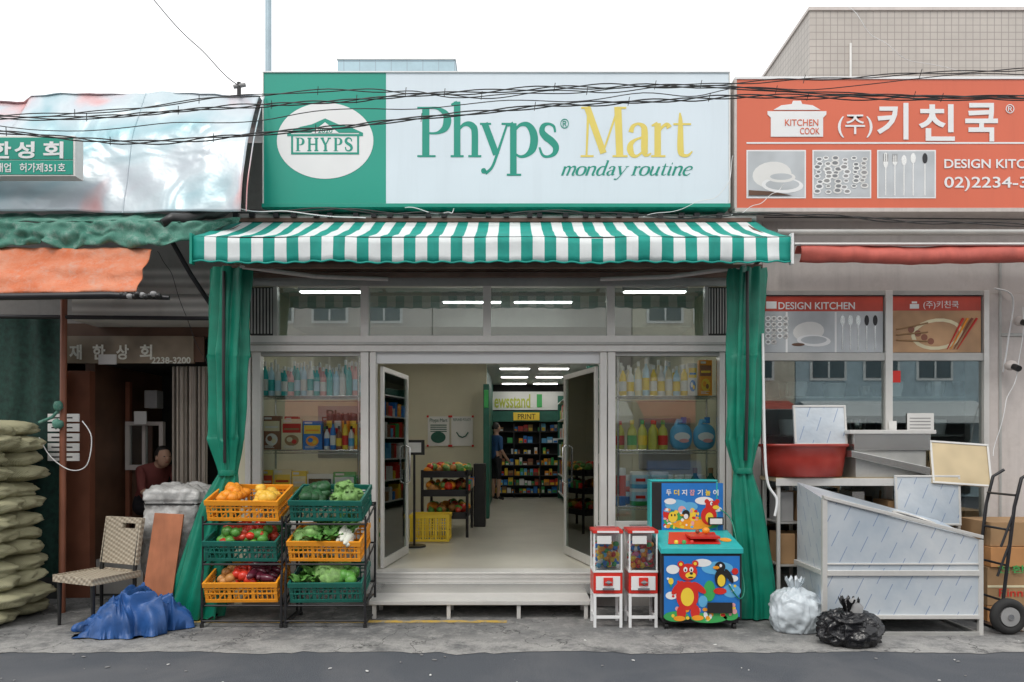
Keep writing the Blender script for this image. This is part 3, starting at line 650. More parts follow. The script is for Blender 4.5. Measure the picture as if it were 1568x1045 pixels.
# ---------------------------------------------------------------- shop sign
sg=G('shop_sign',(X(760,-.25),-.25,Z(215,-.25)));Y=-.25;b=B()
b.box(X(404,Y),X(591,Y),Y,.25,Z(312,Y),Z(112,Y),SIGNG)
b.box(X(591,Y),X(1116,Y),Y+.001,.25,Z(312,Y),Z(112,Y),SIGNW)
b.box(X(401,Y),X(1118,Y),Y-.012,.25,Z(318,Y),Z(312.3,Y),TXTG);b.box(X(402,Y),X(404,Y),Y-.01,.25,Z(312.3,Y),Z(112,Y),ALU)
b.box(X(1116,Y),X(1118,Y),Y-.01,.25,Z(312.3,Y),Z(113,Y),ALU);b.box(X(402,Y),X(1118,Y),Y-.012,.25,Z(112,Y),Z(110,Y),WHITE)
b.ell(X(498,Y),Z(216,Y),.46,.363,Y-.003,WHITE,n=64);b.obj('sign_box',sg,.002)
b=B();y=Y-.004
def rect(u0,u1,v0,v1,mat,dy=0): b.box(X(u0,Y),X(u1,Y),y-dy-.002,y-dy,Z(v1,Y),Z(v0,Y),mat)
rect(446,550,206,209,TXTG);rect(446,550,234,237,TXTG);rect(446,449,209,234,TXTG);rect(547,550,209,234,TXTG)
rect(440,446,204,209,TXTG);rect(550,556,204,209,TXTG)
b.prism([(X(440,Y),Z(204,Y)),(X(556,Y),Z(204,Y)),(X(536,Y),Z(195,Y)),(X(518,Y),Z(191,Y)),(X(498,Y),Z(182,Y)),(X(478,Y),Z(191,Y)),(X(460,Y),Z(195,Y))],y-.002,y,TXTG)
b.prism([(X(476,Y),Z(205,Y)),(X(520,Y),Z(205,Y)),(X(498,Y),Z(188,Y))],y-.004,y-.0025,WHITE)
b.obj('house_logo',sg)
b=B();p=Pen(b,TXTG,y)
for ch,u in zip('PHYPS',(453,471,491,511,528)):
    sc=(1/160.6)*.265
    for st in GL[ch]: p.ribbon([(a*.95,c,w_*1.25) for a,c,w_ in st],X(u,Y),Z(232,Y),sc)
p2=Pen(b,TXTG,Y-.001);sc=1/160.6
for ch,u in (('P',639),('h',690),('y',735),('p',776),('s',824)):
    for st in GL[ch]: p2.ribbon(st,X(u,Y),Z(241,Y),sc)
u=858;kx=199/sum(GW[c] for c in 'monday routine')
for ch in 'monday routine':
    if ch!=' ':
        for st in GL[ch]: p2.ribbon(st,X(u,Y),Z(269,Y),sc*kx,sc*.27,.28)
    u+=GW[ch]*kx
b.obj('green_lettering',sg)
b=B();p3=Pen(b,TXTY,Y-.001)
for ch,u in (('M',889),('a',960),('r',997),('t',1029)):
    for st in GL[ch]: p3.ribbon(st,X(u,Y),Z(241,Y),sc)
b.obj('yellow_lettering',sg)
text('2020',487,509,197,204,y-.004,TXTG,sg,'year_lettering',off=.01)
text('®',858,871,182,197,Y-.002,TXTG,sg,'registered_mark')
# ---------------------------------------------------------------- awning
aw=G('striped_awning',(X(752,-1),-.6,3.4));b=B()
ax0,ax1=X(296,-1),X(1210,-1);yF,yB=-1.0,-.12;zF,zB=Z(362,-1),3.76;NS=51
def sag(x): return -.014*abs(math.sin((x-ax0)/(ax1-ax0)*math.pi*4))+.014*NO(x*2,0)
def awf(s,t):
    x=ax0+(ax1-ax0)*s;y=yF+(yB-yF)*t;z=zF+(zB-zF)*t-.02*math.sin(math.pi*t)+sag(x)*math.sin(math.pi*min(t+.1,1))+.02*NO(x*3,t*4,1)*math.sin(math.pi*t)
    return (x,y,z)
b.grid(NS*2,8,awf,AWW,True,lambda s,t: AWG if int(s*NS)%2==0 else AWW)
def vf(s,t):
    x=ax0+(ax1-ax0)*s;return (x,yF-.012-.03*NO(x*3,t,2)*t,zF-.005-(.205*t)+.006*math.sin(x*40)*t+sag(x))
b.grid(NS*2,4,vf,AWW,True,lambda s,t: AWG if (int(s*NS)%2==0) else AWW)
b.obj('canvas',aw,solid=.004)
b=B();b.grid(NS*4,1,lambda s,t:(ax0+(ax1-ax0)*s,yF-.016-.03*NO((ax0+(ax1-ax0)*s)*3,1,2),zF-.206-.014*t+sag(ax0+(ax1-ax0)*s)+.006*math.sin((ax0+(ax1-ax0)*s)*40)),AWG);b.obj('hem_trim',aw,solid=.006)
b=B()
b.tube([(ax0,yF+.01,zF-.03),(ax1,yF+.01,zF-.03)],.016,WHITE,12);b.box(ax0-.02,ax0,yF-.03,yF+.03,zF-.24,zF+.02,TXTG);b.box(ax1,ax1+.02,yF-.03,yF+.03,zF-.24,zF+.02,WHITE)
b.tube([(ax0,yB,zB+.03),(ax1,yB,zB+.03)],.04,ALU_D,12)
for u in (559,746,935):
    x=X(u,-.1);b.tube([(x,-.1,3.45),(x,yF+.03,zF-.05)],.02,BRN);
for sx in (ax0+.12,ax1-.12):
    b.tube([(sx,-.1,3.2),(sx,yF+.02,zF-.05)],.018,BRN);b.tube([(sx,yB,zB-.02),(sx,yF,zF-.04)],.012,BRN)
b.box(ax0+.1,ax1-.1,-.62,-.58,3.19,3.22,BRN)
for a,c in ((ax0+.25,ax0+1.5),(ax1-.25,ax1-1.5)):
    b.tube([(a,-.62,3.2),((a+c)/2,-.35,3.17),(c,-.12,3.2)],.02,WALLR)
b.box(ax0+.15,ax1-.15,-.14,-.095,3.22,3.26,BRN)
b.obj('awning_frame',aw)
b=B()
for k in range(26):
    x=X(350+30*k+U(-8,8),-.3);b.box(x,x+.05,-.2,-.14,3.78,3.82,BLKM)
b.box(X(345,-.15),X(1150,-.15),-.17,-.11,3.745,3.78,BRN)
b.obj('awning_bracket_rail',aw)
# ---------------------------------------------------------------- green curtains
def curtain(name,prof,cy,sd):
    b=B();n=90;V=[];K=70
    for i in range(K+1):
        t=i/K
        for q in range(len(prof)-1):
            if prof[q][0]<=t<=prof[q+1][0]:
                f=(t-prof[q][0])/(prof[q+1][0]-prof[q][0]);f=f*f*(3-2*f)
                a=[prof[q][j]*(1-f)+prof[q+1][j]*f for j in range(4)];break
        _,z,x,w_=a
        for j in range(n):
            th=6.28318*j/n;k=1+.22*math.sin(7*th+sd+1.2*math.sin(t*5))+.10*math.sin(13*th+t*4+sd)+.14*noise.noise(Vector((math.cos(th)*2,math.sin(th)*2,t*9+sd)))+.05*noise.noise(Vector((math.cos(th)*6,math.sin(th)*6,t*22+sd)))
            V.append((x+w_*math.cos(th)*k,cy+max(.05,w_*.55)*math.sin(th)*k,z+.03*noise.noise(Vector((th*2,sd,t*3)))*(1 if 0<i<K else .3)))
    b.add(V,[(i*n+j,i*n+(j+1)%n,(i+1)*n+(j+1)%n,(i+1)*n+j) for i in range(K) for j in range(n)],CURT,True)
    q=[p for p in prof if p[3]==min(r[3] for r in prof)][0]
    b.lathe((q[2],cy,q[1]-.02),[(q[3]*1.15,0),(q[3]*1.22,.02),(q[3]*1.15,.05)],CURT,20)
    b.tube([(prof[0][2]-.02,cy-.1,3.15),(prof[0][2]-.02,cy-.11,2.2),(q[2],cy-.07,q[1]+.1)],.015,BLACK)
    return b.obj(name,clean=True)
c_=-.55
def cx(u): return X(u,c_)
curtain('green_curtain',[(0,3.2,cx(353),.15),(.3,2.4,cx(347),.155),(.55,1.65,cx(346),.14),(.69,1.33,cx(349),.07),(.78,1.05,cx(335),.15),(.93,.2,cx(303),.21),(1,.02,cx(298),.2)],c_,0)
curtain('green_curtain',[(0,3.2,cx(1142),.145),(.3,2.4,cx(1140),.14),(.55,1.65,cx(1137),.125),(.68,1.35,cx(1138),.07),(.78,1.05,cx(1144),.12),(.93,.2,cx(1158),.15),(1,.02,cx(1158),.16)],c_,2)
b=B();b.tube(catmull([(cx(1166),-.58,2.6),(cx(1168),-.6,1.6),(cx(1172),-.61,1.25),(cx(1185),-.62,1.1),(cx(1182),-.62,.95)]),.012,WHITE);b.obj('white_drain_hose')
# ---------------------------------------------------------------- gumball machines
balls=[RED,YEL,BLUE,GRN,CRO,WHITE,SKYB,M('pink_ball',(.75,.2,.4),.3)]
def gum(u,pal):
    y0,y1=-.86,-.6;x=X(u,y0);g=G('gumball_machine',(x,-.73,0));b=B();w=.125
    for sx in (-w+.012,w-.012):
        for y in (y0+.012,y1-.012): b.box(x+sx-.012,x+sx+.012,y-.012,y+.012,.0,.298,WHITE)
    for z in (.08,.27): 
        b.box(x-w+.024,x+w-.024,y0+.002,y0+.022,z,z+.025,WHITE)
        for sx in (-w+.003,w-.022): b.box(x+sx,x+sx+.019,y0+.024,y1-.024,z,z+.02,WHITE)
    b.box(x-w,x+w,y0,y1,.30,.48,RED);b.box(x-w+.02,x+w-.02,y0-.008,y0-.0005,.33,.45,WHITE);b.box(x-.04,x+.04,y0-.02,y0-.0085,.37,.44,RED)
    b.tube([(x,y0-.045,.405),(x,y0-.0205,.405)],.018,CHROME,14);b.box(x-.03,x+.03,y0-.055,y0-.046,.40,.41,CHROME)
    b.box(x-.05,x+.05,y0-.03,y0-.0085,.335,.355,CHROME)
    b.box(x-w-.004,x+w+.004,y0-.004,y1+.004,.482,.50,WHITE)
    for sx in (-w,w-.014):
        for y in (y0,y1-.014): b.box(x+sx,x+sx+.014,y,y+.014,.502,.82,WHITE)
    b.box(x-w-.006,x+w+.006,y0-.006,y1+.006,.822,.85,RED);b.box(x-w+.03,x+w-.03,y0-.012,y0-.0065,.827,.845,WHITE)
    b.box(x-w+.02,x+w-.02,y1-.018,y1-.015,.502,.82,WHITE);b.box(x-w+.03,x+.03,y0-.004,y0+.001,.73,.80,PAPER)
    b.box(x-w+.04,x+w-.04,y1-.1,y1-.01,.852,.87,CHROME);b.obj('cabinet',g,.003)
    b=B();b.box(x-w+.015,x+w-.015,y0+.005,y0+.008,.503,.82,CLEAR);b.obj('clear_window',g)
    b=B();rr=.026
    for k in range(210):
        zz=U(.53,.72);b.sph((x+U(-w+.035,w-.035),U(y0+.035,y1-.045),zz),rr*U(.85,1.1),random.choice(pal),9,6)
    b.obj('gumballs',g)
gum(931,[RED,YEL,YEL,GRN,CRO,WHITE,BLUE,YEL,SKYB]);gum(985,[RED,RED,BLUE,GRN,YEL,balls[7],CRO,WHITE])
# ---------------------------------------------------------------- kiddie game cabinet
y0=-.95;g=G('cartoon_game_machine',(X(1073,y0),-.7,0));b=B();xl,xr=X(1013,y0),X(1136,y0)
b.box(xl,xr,y0,-.5,.1,.66,BLACK)
b.prism([(xl+.02,.10),(xr-.02,.10),(xr-.02,.06),(xl+.02,.06)],y0+.02,-.52,BLKM)
vs=[(xl-.01,y0-.015,.66),(xr+.01,y0-.015,.66),(xr+.01,-.5,.76),(xl-.01,-.5,.76)];v2=[(a,c,d+.05) for a,c,d in vs]
b.add(vs+v2,[(3,2,1,0),(4,5,6,7),(0,1,5,4),(1,2,6,5),(2,3,7,6),(3,0,4,7)],TEAL)
for x in (xl+.05,xr-.05):
    for y in (y0+.06,-.56): b.tube([(x-.015,y,.03),(x+.015,y,.03)],.028,BLACK,14);b.box(x-.012,x+.012,y-.012,y+.012,.03,.065,CHROME)
b.box(xl-.01,xr-.08,-.5,-.36,.5,1.25,BLACK);b.box(xl-.012,xr-.078,-.502,-.358,1.251,1.27,TEAL)
b.box(xl-.012,xl+.004,-.506,-.358,.8,1.25,TEAL);b.box(xr-.094,xr-.078,-.506,-.358,.8,1.25,TEAL)
b.obj('cabinet_body',g,.006)
b=B();b.box(xl+.02,xr-.02,y0-.004,y0-.001,.12,.64,BLUE)
def E(u,v,ru,rv,mat,dy,rot=0):
    b.ell(X(u,y0),Z(v,y0),ru/178,rv/178,y0-.006-.0006*dy,mat,rot)
E(1050,905,18,12,SKYB,1);E(1098,870,24,10,SKYB,1);E(1120,905,14,10,SKYB,1);E(1030,872,10,7,WHITE,2);E(1075,862,14,6,WHITE,2)
E(1028,912,9,6,WHITE,2.2);E(1122,886,8,5,WHITE,2.2);E(1086,905,9,16,GRN,2.6);E(1076,921,7,9,SKYB,2.8)
E(1035,944,19,8,GRN,3);E(1085,946,28,8,GRN,3);E(1118,942,12,8,GRN,3)
for i in range(34): E(U(1022,1130),U(926,948),U(2,4),U(2,4),random.choice([RED,YEL,WHITE,CRO,PINKP,GRN]),4+.1*i)
for i in range(10): E(U(1022,1130),U(864,920),2,2,random.choice([YEL,RED,WHITE]),3.4+.05*i)
E(1052,912,17,22,RED,9);E(1052,914,10,14,YEL,10);E(1053,876,14,13,RED,11);E(1042,864,5,5,RED,10.5);E(1064,863,5,5,RED,10.5);E(1042,864,2.5,2.5,YEL,11.2);E(1064,863,2.5,2.5,YEL,11.2);E(1057,881,8,5,YEL,12);E(1049,872,3,4,WHITE,12.5);E(1058,872,3,4,WHITE,12.5);E(1049,873,1.2,2,BLACK,13);E(1058,873,1.2,2,BLACK,13);E(1058,878,2.5,2,BLACK,13);E(1057,884,4,1.2,BLACK,13)
E(1037,900,5,13,RED,8,-.7);E(1070,900,5,13,RED,8,.9);E(1043,938,7,11,RED,8);E(1064,937,7,11,RED,8);E(1040,947,9,4,CRO,9.2);E(1068,946,9,4,CRO,9.2)
E(1103,885,9,14,BLACK,9);E(1104,889,6,9,YEL,10);E(1102,868,8,8,BLACK,11);E(1096,869,5,2.5,CRO,12);E(1103,866,2,2.5,WHITE,12);E(1116,882,4,12,BLACK,8,.5);E(1102,905,10,5,RED,9)
E(1125,875,5,5,RED,5);E(1027,890,4,5,YEL,5);E(1027,893,2,6,GRN,4.9)
b.box(X(1082,y0),X(1120,y0),y0-.03,y0-.02,Z(938,y0),Z(922,y0),BLACK)
yh=-.5;ha,hb=X(1013,yh),X(1107,yh);b.box(ha,hb,yh-.004,yh-.001,.8,1.24,BLUE)
def H(u,v,ru,rv,mat,dy,rot=0): b.ell(X(u,yh),Z(v,yh),ru/166,rv/166,yh-.005-.0006*dy,mat,rot)
H(1036,796,20,14,GRN,1);H(1083,800,20,10,GRN,1.5);H(1060,803,30,8,CRO,1.7);H(1035,773,17,8,SKYB,.6);H(1078,767,14,6,WHITE,.8);H(1026,768,9,4.5,WHITE,1.6);H(1098,780,7,4,WHITE,1.6);H(1056,776,12,7,SKYB,1.2);H(1060,788,5,10,YEL,1.8);H(1020,787,5,9,RED,1.9);H(1044,781,6,6,PINKP,2)
H(1085,790,12,14,RED,4.6);H(1090,775,10,8,RED,5);H(1082,768,3.5,3.5,RED,4.9);H(1098,768,3.5,3.5,RED,4.9);H(1096,777,5,3,YEL,6);H(1086,793,6,8,YEL,6);H(1089,771,2,3,WHITE,7);H(1090,771.5,.9,1.5,BLACK,7.4)
for i in range(46): H(U(1016,1072),U(780,808),U(1.5,3.4),U(1.5,3.4),random.choice([YEL,WHITE,RED,CRO,PINKP,SKYB]),2.6+.04*i)
H(1030,792,7,8,YEL,8);H(1028,789,1.2,2,BLACK,8.5);H(1033,789,1.2,2,BLACK,8.5);H(1050,788,6,7,BLACK,8);H(1050,791,3.5,4,WHITE,8.5);H(1044,789,3,1.5,CRO,8.7)
def deck(u,t,r,mat,k):
    y=y0+.45*t;z=.711+.1*t*.98+.004+.0005*k;V=[(X(u,-.75)+r*math.cos(a*.3),y+r*math.sin(a*.3),z+r*math.sin(a*.3)*.22) for a in range(21)];b.poly(V,mat)
deck(1030,.35,.045,RED,1);deck(1060,.55,.04,YEL,2);deck(1110,.4,.05,CRO,3);deck(1085,.3,.03,SKYB,4);deck(1040,.7,.035,WHITE,5)
V=[(X(1020,-.8),-.88,.733),(X(1100,-.8),-.88,.733),(X(1095,-.6),-.58,.80),(X(1025,-.6),-.58,.80)];b.poly(V,RED)
b.box(X(1055,-.8),X(1100,-.8),-.86,-.66,.775,.795,RED);b.box(X(1087,-.6),X(1110,-.6),-.56,-.54,.86,.93,BLKM);b.box(X(1089,-.6),X(1108,-.6),-.564,-.5605,.87,.92,PAPER)
b.sph((X(1080,-.7),-.72,.83),(.035,.03,.03),CRO,12,8);b.sph((X(1068,-.7),-.70,.82),(.02,.02,.02),BRNR,10,7)
for k,m_ in enumerate((YEL,GRN,RED)): b.lathe((X(1035+12*k,-.85),-.86,.735),[(.018,0),(.018,.02),(.012,.028)],m_,14)
b.obj('cartoon_artwork',g)
for i,(ch,m_) in enumerate(zip('두더지잡기놀이',(WHITE,YEL,WHITE,PINKP,WHITE,YEL,WHITE))): text(ch,1020+12*i,1028+12*i,750,759,yh-.006,m_,g,'title_letter',off=.02)
b=B();b.tube(catmull([(xr-.06,-.52,1.0),(xr+.02,-.6,.9),(xr+.04,-.75,.6),(xr+.03,-.92,.35),(xr-.03,y0-.02,.28),(xr-.12,y0-.02,.4)]),.006,CURT,6);b.obj('power_cord',g)
# ---------------------------------------------------------------- bags
def bag(name,c,r,mat,sd,k1,k2,k3,neck=True):
    b=B()
    def fn(n):
        wv=n+Vector((NO(n.x*2,n.y*2,sd),NO(n.y*2,n.z*2,sd+5),NO(n.z*2,n.x*2,sd+9)))*.35
        cr=1-abs(noise.noise(wv*1.7+Vector((sd,0,0))))*2
        c2=1-abs(noise.noise(Vector((wv.x*3.6,wv.y*3.6,wv.z*1.5))+Vector((0,sd,0))))*2
        c3=1-abs(noise.noise(wv*8+Vector((0,0,sd))))*2
        q=1-k1-k2-k3+k1*cr+k2*c2+k3*c3
        return q*(1.0-.22*max(0,n.z)**2)*(1+.14*max(0,-n.z))
    b.sph((c[0],c[1],r[2]*.72),r,mat,110,70,fn)
    b.v=[(x,y,max(z,.006+.002*(i%3))) for i,(x,y,z) in enumerate(b.v)]
    if neck:
        zt=r[2]*1.25
        for k in range(6):
            a=k*1.1+sd;b.grid(5,6,lambda s,t:(c[0]+(.02+.06*t)*math.cos(a+s*.9),c[1]+(.02+.06*t)*math.sin(a+s*.9),zt+.12*t+.02*math.sin(s*9)+.02*NO(s*5,t*5,k)),mat)
    return b.obj(name,clean=True)
bag('white_plastic_bag',(X(1217,-.95),-.95),(.235,.2,.26),PLBAG,3.3,.10,.07,.025)
bag('black_bin_bag',(X(1300,-1.35),-1.35),(.28,.22,.19),BKBAG,8.1,.16,.10,.04)
b=B();b.tube([(X(1306,-1.35),-1.36,.12),(X(1308,-1.35),-1.38,.3),(X(1302,-1.35),-1.36,.36)],[.05,.055,.03],GREY,10);b.obj('crumpled_can')
# ---------------------------------------------------------------- steel counter
g=G('stainless_steel_counter',(3.2,-.8,0));b=B();yf,yb=-1.1,-.5
xa,xb=X(1264,yf),X(1500,yf);zl,zr=1.13,.80
P=[(xa,yf,.14),(xb,yf,.14),(xb,yf,zr),(xa,yf,zl)];Q=[(xa,yb,.14),(xb,yb,.14),(xb,yb,zr+.1),(xa,yb,zl+.12)]
b.add(P+Q,[(0,1,2,3),(5,4,7,6),(4,0,3,7),(1,5,6,2),(3,2,6,7),(4,5,1,0)],FILM);b.obj('film_covered_body',g,.004)
b=B()
b.box(xa-.03,xa+.012,yf-.014,yf+.02,.0,zl+.005,ALU);b.box(xb-.012,xb+.025,yf-.014,yf+.02,0,zr,ALU)
for z,h in ((.50,.045),(.14,.035),(.0,.035)): b.box(xa+.012,xb-.012,yf-.02,yf-.002,z,z+h,ALU if z else ALU_D)
b.box(xa+.012,xb-.012,yf-.012,yf-.002,.59,.605,ALU)
for x in (xa,xb-.03): b.box(x,x+.03,yb,yb+.03,0,.14,ALU);b.box(x,x+.028,yf+.03,yb,0,.03,ALU_D)
b.prism([(xa-.02,zl+.01),(xb+.02,zr+.008),(xb+.02,zr+.038),(xa-.02,zl+.04)],yf-.022,yf+.03,ALU)
b.box(xa-.03,xa-.003,yf+.03,yb,.5,.54,ALU);b.obj('steel_edging',g,.003)
b=B()
P=[];ccx=X(1425,yf);
for i in range(25):
    a=6.283*i/24;x=ccx+.17*math.cos(a);y=-.85+.12*math.sin(a);tt=(x-xa)/(xb-xa);s2=(y-yf)/(yb-yf);z=(zl+(zr-zl)*tt)*(1-s2)+(zl+.12+(zr+.1-zl-.12)*tt)*s2
    P.append((x,y,z+.006))
b.tube(P,.012,ALU,6);b.poly([(x,y,z-.001) for x,y,z in P[:-1]],BLACK);b.obj('sink_opening',g)
# ---------------------------------------------------------------- table behind with basin etc.
yt=-.42;tx0,tx1=X(1188,yt),X(1475,yt);zt=1.25
g=G('steel_table',(3.3,-.2,0));b=B();b.box(tx0,tx1,yt,.02,zt,zt+.035,GOLD)
for x in (tx0+.02,tx0+.28,tx1-.04):
    for y in (yt+.02,-.04): b.box(x,x+.03,y,y+.03,0,zt,ALU)
for z in (.45,.85): b.box(tx0+.05,tx1-.01,yt+.05,0,z,z+.015,ALU_D)
b.box(tx0,tx1,yt-.004,yt-.001,zt-.04,zt+.03,ALU);b.obj('table_frame',g,.003)
b=B()
for k in range(9):
    x=tx0+.08+k*.17;b.box(x,x+.14,yt+.1,-.03,.467,.467+U(.12,.3),random.choice([CARD,GREY,BRNR,CARD]));b.box(x,x+U(.08,.14),yt+.1,-.03,.867,.867+U(.1,.3),random.choice([CARD,GREY,STEEL,CARD]))
b.obj('boxes_on_shelf',g,.004)
g=G('red_basin',(X(1238,yt),yt,zt));b=B();bx=X(1238,yt)
def oval(b,cx,cy,z,prof,mat,sy=.6,n=40):
    V=[(cx+r*math.cos(6.283*j/n),cy+r*sy*math.sin(6.283*j/n),z+h) for r,h in prof for j in range(n)]
    b.add(V,[(i*n+j,i*n+(j+1)%n,(i+1)*n+(j+1)%n,(i+1)*n+j) for i in range(len(prof)-1) for j in range(n)],mat,True)
oval(b,bx,yt+.12,zt+.04,[(.001,.005),(.33,0),(.36,.01),(.385,.16),(.40,.28),(.425,.285),(.425,.31),(.39,.31),(.37,.16),(.34,.03),(.001,.03)],M('oxide_red_plastic',(.33,.03,.02),.35,0,.2,4,dirt=.2),.5)
b.obj('tub',g)
def sheet(name,u0,u1,v0,v1,y,mat,tilt=.12,rz=0):
    g=G(name,(X((u0+u1)/2,y),y,Z(v1,y)));b=B();w=X(u1,y)-X(u0,y);h=Z(v0,y)-Z(v1,y)
    b.T=Matrix.Translation((X(u0,y),y,Z(v1,y)))@Matrix.Rotation(rz,4,'Y')@Matrix.Rotation(-tilt,4,'X')
    b.box(0,w,0,.02,0,h,mat)
    for q in ((0,w,h-.02,h),(0,w,0,.02),(0,.02,.02,h-.02),(w-.02,w,.02,h-.02)): b.box(q[0],q[1],-.008,-.0005,q[2],q[3],ALU)
    b.obj('panel',g,.004)
sheet('steel_panel',1217,1298,620,682,-.32,FILM)
sheet('steel_sheet',1372,1472,728,805,-.47,FILM,.05)
sheet('gold_steel_tray',1428,1520,672,740,-.47,GOLD,.25,.07)
b=B();y=-.4;b.box(X(1308,y),X(1425,y),y,y+.4,Z(690,y),Z(664,y),STEEL);b.box(X(1300,y),X(1432,y),y-.02,y+.42,Z(668,y)+.02,Z(662,y)+.02,ALU);b.prism([(X(1300,y),Z(700,y)),(X(1420,y),Z(728,y)),(X(1420,y),Z(716,y)),(X(1300,y),Z(690,y))],y-.05,y+.3,STEEL);b.box(X(1312,y),X(1420,y),y+.02,y+.35,zt+.036,Z(690,y),ALU_D);b.obj('steel_sink_unit',None,.004)
# ---------------------------------------------------------------- hand truck + boxes
g=G('hand_truck',(X(1540,-1),-1,0));b=B();hx=X(1540,-1.05)
b.T=Matrix.Translation((hx,-1.0,.17))@Matrix.Rotation(.12,4,'Y')
for sy in (-.0,.36):
    b.tube([(0,.0+sy,0),(.0,sy,.9),(.03,sy,1.15),(.12,sy,1.22)],.014,BLKM)
for z in (.1,.4,.7,1.0): b.tube([(0,0,z),(0,.36,z)],.01,BLKM)
for z in (.3,.55): b.tube([(-.08,-.01,z),(0,0,z+.3)],.01,BLKM)
b.box(0,.25,0,.36,-.15,-.14,BLKM)
b.obj('frame',g)
b=B()
for y in (-1.08,-.58):
    P=[(hx+.115*math.cos(a*.2618),y,.155+.115*math.sin(a*.2618)) for a in range(25)];b.tube(P,.038,RUBBER,10,False)
    b.tube([(hx,y-.03,.155),(hx,y+.03,.155)],.08,GREY,20);b.tube([(hx,y-.04,.155),(hx,y+.04,.155)],.025,CHROME,12)
b.tube([(hx,-1.08,.155),(hx,-.58,.155)],.012,BLKM);b.obj('wheels',g)
g=G('cardboard_boxes',(X(1545,-.6),-.5,0));b=B();ORB=M('orange_printed_carton',(.50,.24,.09),.7,0,.1)
b.box(X(1512,-.7),X(1640,-.7),-.7,-.2,.16,.5,CARD);b.box(X(1515,-.7),X(1640,-.7),-.72,-.2,.505,.68,ORB);b.box(X(1518,-.7),X(1640,-.7),-.69,-.2,.685,.9,CARD);b.box(X(1512,-.7),X(1640,-.7),-.7,-.2,.01,.155,ORB)
b.box(X(1512,-.7),X(1640,-.7),-.704,-.701,.32,.34,CREAM)
b.obj('boxes',g,.006);text('Rinnai',1530,1580,902,914,-.706,RED,g,'carton_print')
text('친환경',1528,1590,866,878,-.726,GRN,g,'carton_print_top')
# ---------------------------------------------------------------- right neighbour shop
kb=G('kitchen_shop_building',(4.5,.5,0));b=B();Yk=.1
b.box(X(1168,Yk),8.6,Yk,.4,Z(450,Yk),Z(300,Yk),WALLR)
b.box(X(1506,Yk),8.6,Yk-.02,.4,0,Z(451,Yk),WALLR);b.box(X(1120),X(1165,Yk),.06,.4,0,Z(300,Yk),WALLR)
b.box(X(1165,Yk),X(1506,Yk),Yk+.02,.4,0,Z(872,Yk),WALLL)
b.box(X(1120),8.6,.42,9,3.85,3.95,WALLL);b.box(8.5,8.6,.4,9,0,3.85,WALLR);b.box(XR+.1,8.6,4,4.1,0,3.85,GREY)
b.box(XR+.1,8.6,.42,4,-.02,.02,FLOOR)
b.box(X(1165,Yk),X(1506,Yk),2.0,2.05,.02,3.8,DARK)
b.obj('walls',kb)
b=B()
for v0,v1 in ((446,453),(541,553)): b.box(X(1165,Yk),X(1510,Yk),Yk-.03,Yk+.03,Z(v1,Yk),Z(v0,Yk),ALU_D)
for u0,u1 in ((1163,1169),(1353,1364),(1503,1511)): b.box(X(u0,Yk),X(u1,Yk),Yk-.04,Yk+.04,.2,Z(446,Yk),ALU)
b.box(X(1169,Yk),X(1353,Yk),Yk,Yk+.006,.3,Z(553,Yk),GLASS_K);b.box(X(1364,Yk),X(1503,Yk),Yk,Yk+.006,.3,Z(553,Yk),GLASS_K)
b.box(X(1527,Yk),X(1531,Yk),Yk-.03,Yk-.021,0,Z(400,Yk),ALU_D);b.box(X(1530,Yk),8.6,Yk-.035,Yk-.021,Z(516,Yk),Z(511,Yk),ALU_D)
b.obj('window_frames',kb,.003)
b=B()
for u,v in ((1548,560),(1562,492)):
    b.sph((X(u,-.05),-.05,Z(v,-.05)),(.06,.05,.05),WALLR,12,8);b.tube([(X(u,-.05),-.05,Z(v,-.05)),(X(u+8,-.12),-.16,Z(v+6,-.1))],.03,BLACK,10)
b.tube(catmull([(X(1530,-.02),.05,Z(440)),(X(1555,-.02),.02,Z(455)),(X(1548,-.02),.02,Z(520)),(X(1540,-.02),.02,Z(570))]),.008,WHITE,6)
b.obj('wall_cctv',kb)
b=B()
for k in range(40):
    x=U(X(1175,1),X(1500,1));z=random.choice((.9,1.3,1.7,2.1));b.lathe((x,U(.5,1.2),z),[(.08,0),(.1,.1),(.1,.16)],random.choice([STEEL,CHROME,WHITE,BLKM]),14)
for z in (.9,1.3,1.7,2.1): b.box(X(1175,1),X(1500,1),.45,1.3,z-.02,z-.002,ALU_D)
b.obj('kitchenware_shelves',kb)
wp=G('kitchen_window_poster',(X(1330,Yk),Yk-.05,Z(497,Yk)));b=B();y=Yk-.012;OD=M('poster_red',(.50,.065,.04),.45);TAN=M('poster_tan',(.50,.30,.16),.6,0,.25,3);LG=M('poster_light_grey',(.48,.51,.53),.5,0,.15,3)
def pr(u0,u1,v0,v1,mat,k,y_=None): 
    q=y if y_ is None else y_
    b.box(X(u0,q),X(u1,q),q-.001*k-.0008,q-.001*k,Z(v1,q),Z(v0,q),mat)
pr(1169,1352,454,540,LG,0);pr(1169,1352,454,477,OD,1);pr(1365,1502,454,540,TAN,0);pr(1365,1502,454,476,OD,1)
pr(1203,1206,478,540,WHITE,1);pr(1278,1281,478,540,WHITE,1)
def pe(u,v,a,c,mat,k,rot=0,y_=None):
    q=y if y_ is None else y_
    b.ell(X(u,q),Z(v,q),a/F*(q+D),c/F*(q+D),q-.001*k,mat,rot,20)
for i in range(18): pe(1176+9*(i%4),488+9*(i//4),4.5,4,STEEL if i%2 else WHITE,2+i*.1);pe(1176+9*(i%4),488+9*(i//4),2.6,2.2,GREY,2.05+i*.1)
pr(1173,1189,462,473,WHITE,2);pr(1393,1407,466,473,WHITE,2);pr(1396,1404,462,465,WHITE,2)
